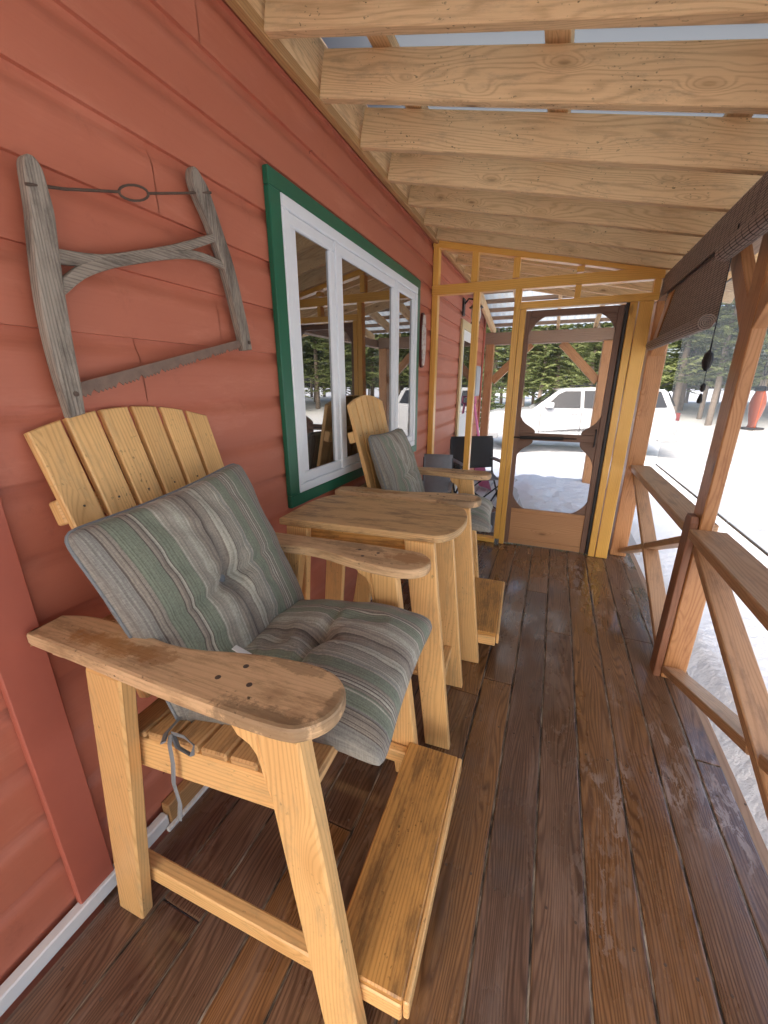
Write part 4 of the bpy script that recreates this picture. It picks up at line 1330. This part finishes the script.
# ------------------------------------------------------------------ parked white vehicle
def make_suv():
    t = empty('parked_suv', (-.95, 12.9, -.50), R(6), 'white four door vehicle with dark windows parked in the snow', 'car')
    # local: x from the nose to the tail, y away from the camera, z up
    Wd = 1.92
    low = [(.05, .55), (.0, .70), (.02, .95), (.10, 1.08), (.35, 1.16), (1.15, 1.22), (1.45, 1.25), (4.95, 1.28), (5.08, 1.05), (5.12, .75), (5.05, .50)]
    bot = []
    def arch(cx, r=.42):
        return [(cx + r * math.cos(a), .36 + r * math.sin(a)) for a in [R(x) for x in range(0, 181, 15)]]
    under = arch(4.02) + arch(.98)
    pts = low + [(4.5, .42)] + [p for p in under if p[1] >= .36][:0]
    outline = low + [(4.44, .42)] + arch(4.02) + [(3.60, .42), (1.40, .42)] + arch(.98) + [(.50, .45)]
    m_ = MB(); m_.prism([(p[0], p[1]) for p in outline], 0, -Wd, fr((0, 0, 0), (1, 0, 0), (0, 0, 1)), bev=.03, seg=2)
    body = smooth_by_angle(m_.build('body', 'carpaint', t), 50)
    # cabin with tumblehome
    cab = [(1.35, 1.22), (2.05, 1.80), (2.3, 1.86), (3.2, 1.885), (4.3, 1.86), (4.75, 1.80), (5.0, 1.22)]
    mb = MB()
    bm = bmesh.new()
    def ins(z): return .03 + max(0, (z - 1.3)) * .30
    A = [bm.verts.new((x, ins(z), z)) for x, z in cab]; B = [bm.verts.new((x, Wd - ins(z), z)) for x, z in cab]
    bm.faces.new(A[::-1]); bm.faces.new(B)
    for i in range(len(cab)):
        j = (i + 1) % len(cab)
        bm.faces.new((A[i], A[j], B[j], B[i]))
    bmesh.ops.recalc_face_normals(bm, faces=list(bm.faces))
    bmesh.ops.bevel(bm, geom=[e for e in bm.edges], offset=.03, segments=2, affect='EDGES')
    mb.absorb(bm); smooth_by_angle(mb.build('cabin', 'carpaint', t), 50)
    def glass(name, pts):
        for side in (0, 1):
            q = []
            for x, z in pts:
                y = ins(z) - .006 if side == 0 else Wd - ins(z) + .006
                q.append((x, y, z))
            m = MB(); m.sheet(q if side == 0 else q[::-1]); 
            n_ = Vector((0, .006 if side == 0 else -.006, 0)); m.sheet([Vector(p) + n_ for p in (q[::-1] if side == 0 else q)])
            for i in range(len(q)):
                j = (i + 1) % len(q); m.sheet([q[i], q[j], Vector(q[j]) + n_, Vector(q[i]) + n_])
            m.build(name, 'carglass', t)
    glass('side_window', [(1.72, 1.31), (2.66, 1.31), (2.64, 1.78), (2.24, 1.78), (2.06, 1.69)])
    glass('side_window', [(2.75, 1.31), (3.64, 1.32), (3.62, 1.79), (2.73, 1.79)])
    glass('side_window', [(3.74, 1.32), (4.78, 1.36), (4.60, 1.78), (3.72, 1.79)])
    m = MB()
    q = [(1.47, .14, 1.385), (1.47, Wd - .14, 1.385), (2.03, Wd - .24, 1.79), (2.03, .24, 1.79)]
    off = Vector((-.014, 0, .02)); m.sheet([Vector(p) + off for p in q]); m.build('windscreen', 'carglass', t)
    m = MB(); q = [(4.80, .24, 1.75), (4.80, Wd - .24, 1.75), (4.985, Wd - .14, 1.38), (4.985, .14, 1.38)]
    m.sheet([Vector(p) + Vector((.016, 0, .006)) for p in q]); m.build('rear_window', 'carglass', t)
    for x in (1.02, 4.02):
        for side in (0, 1):
            yy = .0 if side == 0 else Wd
            sgn = 1 if side == 0 else -1
            m = MB(); m.lathe([(.20, .0), (.33, .0), (.37, .03), (.37, .20), (.33, .23)], fr((x, yy, .37), (1, 0, 0), (0, 0, 1)) @ Matrix.Rotation(math.pi if side == 0 else 0, 4, 'X') , 28)
            wh = smooth_by_angle(m.build('wheel', 'tyre', t))
            m = MB()
            m.lathe([(.0001, -.01), (.05, -.01), (.06, .0), (.20, .012), (.215, -.004)], fr((x, yy + .012 * sgn, .37), (1, 0, 0), (0, 0, 1)), 24)
            m.build('rim', 'chrome', wh)
    for x, z in ((2.70, .0), (3.66, .0), (1.62, 0)):
        m = MB(); m.bx(x, x + .012, -.004, .004, .52, 1.30, bev=0); m.build('door_gap', 'black', t)
    for x in (2.42, 3.38):
        m = MB(); m.bx(x, x + .20, -.03, -.002, 1.14, 1.175, bev=.008); m.build('door_handle', 'carpaint', t)
    m = MB(); m.bx(1.72, 1.95, -.20, -.002, 1.31, 1.47, bev=.04, seg=2); m.build('side_mirror', 'carpaint', t)
    m = MB(); m.bx(-.03, .25, -.006, .25, .84, 1.0, bev=.03); m.build('headlight', 'headlens', t)
    m = MB(); m.bx(-.03, .25, Wd - .25, Wd + .006, .84, 1.0, bev=.03); m.build('headlight', 'headlens', t)
    m = MB(); m.bx(-.035, .03, .30, Wd - .30, .68, 1.0, bev=.02); m.build('grille', 'black', t)
    m = MB(); m.bx(-.06, .5, -.012, Wd + .012, .36, .56, bev=.05, seg=2); m.build('front_bumper', plain('grey_bumper', (.25, .26, .27), .4), t)
    m = MB(); m.bx(4.72, 5.18, -.012, Wd + .012, .40, .62, bev=.05, seg=2); m.build('rear_bumper', plain('grey_bumper_rear', (.45, .46, .47), .4), t)
    for yy in (-.008, Wd - .22):
        m = MB(); m.bx(5.0, 5.105, yy, yy + .228, 1.0, 1.22, bev=.02); m.build('tail_light', 'tail', t)
    for yy in (.32, Wd - .36):
        m = MB(); m.tube([(2.5, yy, 1.90), (2.55, yy, 1.935), (4.35, yy, 1.92), (4.4, yy, 1.875)], .018, 6); m.build('roof_rail', 'blackmetal', t)
    m = MB(); m.bx(1.40, 3.60, -.03, .06, .36, .45, bev=.015); m.build('running_board', 'black', t)
    return t
suv = make_suv()
suv.scale = (1.035, 1, 1)

# ------------------------------------------------------------------ trees
def make_conifer(seed, Ht, spread, nb, mat, bare=.08):
    rnd = random.Random(seed)
    t = empty('conifer_tree')
    tk = MB()
    pts = [(0, 0, -.3)]; rr = [.11 * Ht / 10]
    for i in range(1, 9):
        f = i / 8
        pts.append((rnd.uniform(-.06, .06), rnd.uniform(-.06, .06), Ht * f)); rr.append(max(.012, .10 * Ht / 10 * (1 - f) + .01))
    tk.tube(pts, rr, 7); tk.build('trunk', 'bark', t, True)
    cr = MB()
    V, F, TN = cr.v, cr.f, cr.tone
    for b_ in range(nb):
        f = bare + (1 - bare) * (rnd.random() ** 1.15)
        z = Ht * f
        Lb = spread * (1 - f) ** .75 * rnd.uniform(.55, 1.1) + .12
        az = rnd.uniform(0, 2 * math.pi)
        d = Vector((math.cos(az), math.sin(az), 0)); side = Vector((-d.y, d.x, 0))
        droop = rnd.uniform(-.10, .45) * (1 - f) + rnd.uniform(-.1, .1)
        ns = max(5, int(Lb * 22))
        tone = rnd.random()
        for k in range(ns):
            s_ = (k + rnd.random()) / ns
            c = d * (Lb * s_) + Vector((0, 0, z - droop * Lb * s_ * s_ + .12 * Lb * s_))
            for q in range(2):
                sg = 1 if q else -1
                w = (.06 + .095 * (1 - s_)) * rnd.uniform(.6, 1.35)
                dirv = (side * sg * rnd.uniform(.5, 1.1) + d * rnd.uniform(.3, .9) + Vector((0, 0, rnd.uniform(-.55, .35)))).normalized()
                nn = dirv.cross(Vector((rnd.uniform(-1, 1), rnd.uniform(-1, 1), 1.2))).normalized()
                i0 = len(V)
                V.extend([c + nn * .03, c + dirv * w * .55 + nn * .055, c + dirv * w * 1.2, c + dirv * w * .5 - nn * .055])
                F.append([i0, i0 + 1, i0 + 2, i0 + 3]); cr.uv.append([(0, 0)] * 4)
                TN.append(min(1, max(0, tone * .6 + rnd.random() * .5)))
    cr.build('crown', mat, t)
    return t
protos = [make_conifer(1, 11, 1.8, 300, 'needle', .16), make_conifer(2, 9, 1.6, 270, 'needle', .10), make_conifer(3, 13, 1.8, 270, 'needledark', .24)]
LBL = ['light green conifer in the snowy wood beyond the porch end', 'shorter light green conifer in the snowy wood beyond the porch end', 'tall dark conifer in the snowy wood beyond the porch end']
rnd = random.Random(21)
spots = []
for ring, (d0, d1, n) in enumerate(((19.5, 22.5, 20), (23, 27, 20), (28, 36, 24))):
    for i in range(n):
        a = R(-14 + 54 * (i + rnd.uniform(.1, .9)) / n)
        dd = rnd.uniform(d0, d1)
        spots.append((1.09 + math.sin(a) * dd, math.cos(a) * dd))
used = set()
for (x, y) in spots:
    k = rnd.choice([0, 0, 1, 1, 2])
    if k not in used: o = protos[k]; used.add(k)
    else: o = copy_tree(protos[k])
    o.location = (x, y, GH(x, y) - .05); o.rotation_euler = (0, 0, rnd.uniform(0, 6.28))
    s_ = rnd.uniform(.8, 1.15); o.scale = (s_, s_, s_ * rnd.uniform(.9, 1.1))
    tag(o, LBL[k], 'tree', 'conifers of the snowy wood')
sp = make_conifer(8, 2.6, 1.2, 150, 'needledark', .03)
sp.location = (-1.55, 17.4, GH(-1.55, 17.4)); tag(sp, 'small dark spruce standing in the snow left of the white vehicle', 'tree')
for k in range(3):
    if k not in used: bpy.data.objects.remove(protos[k])
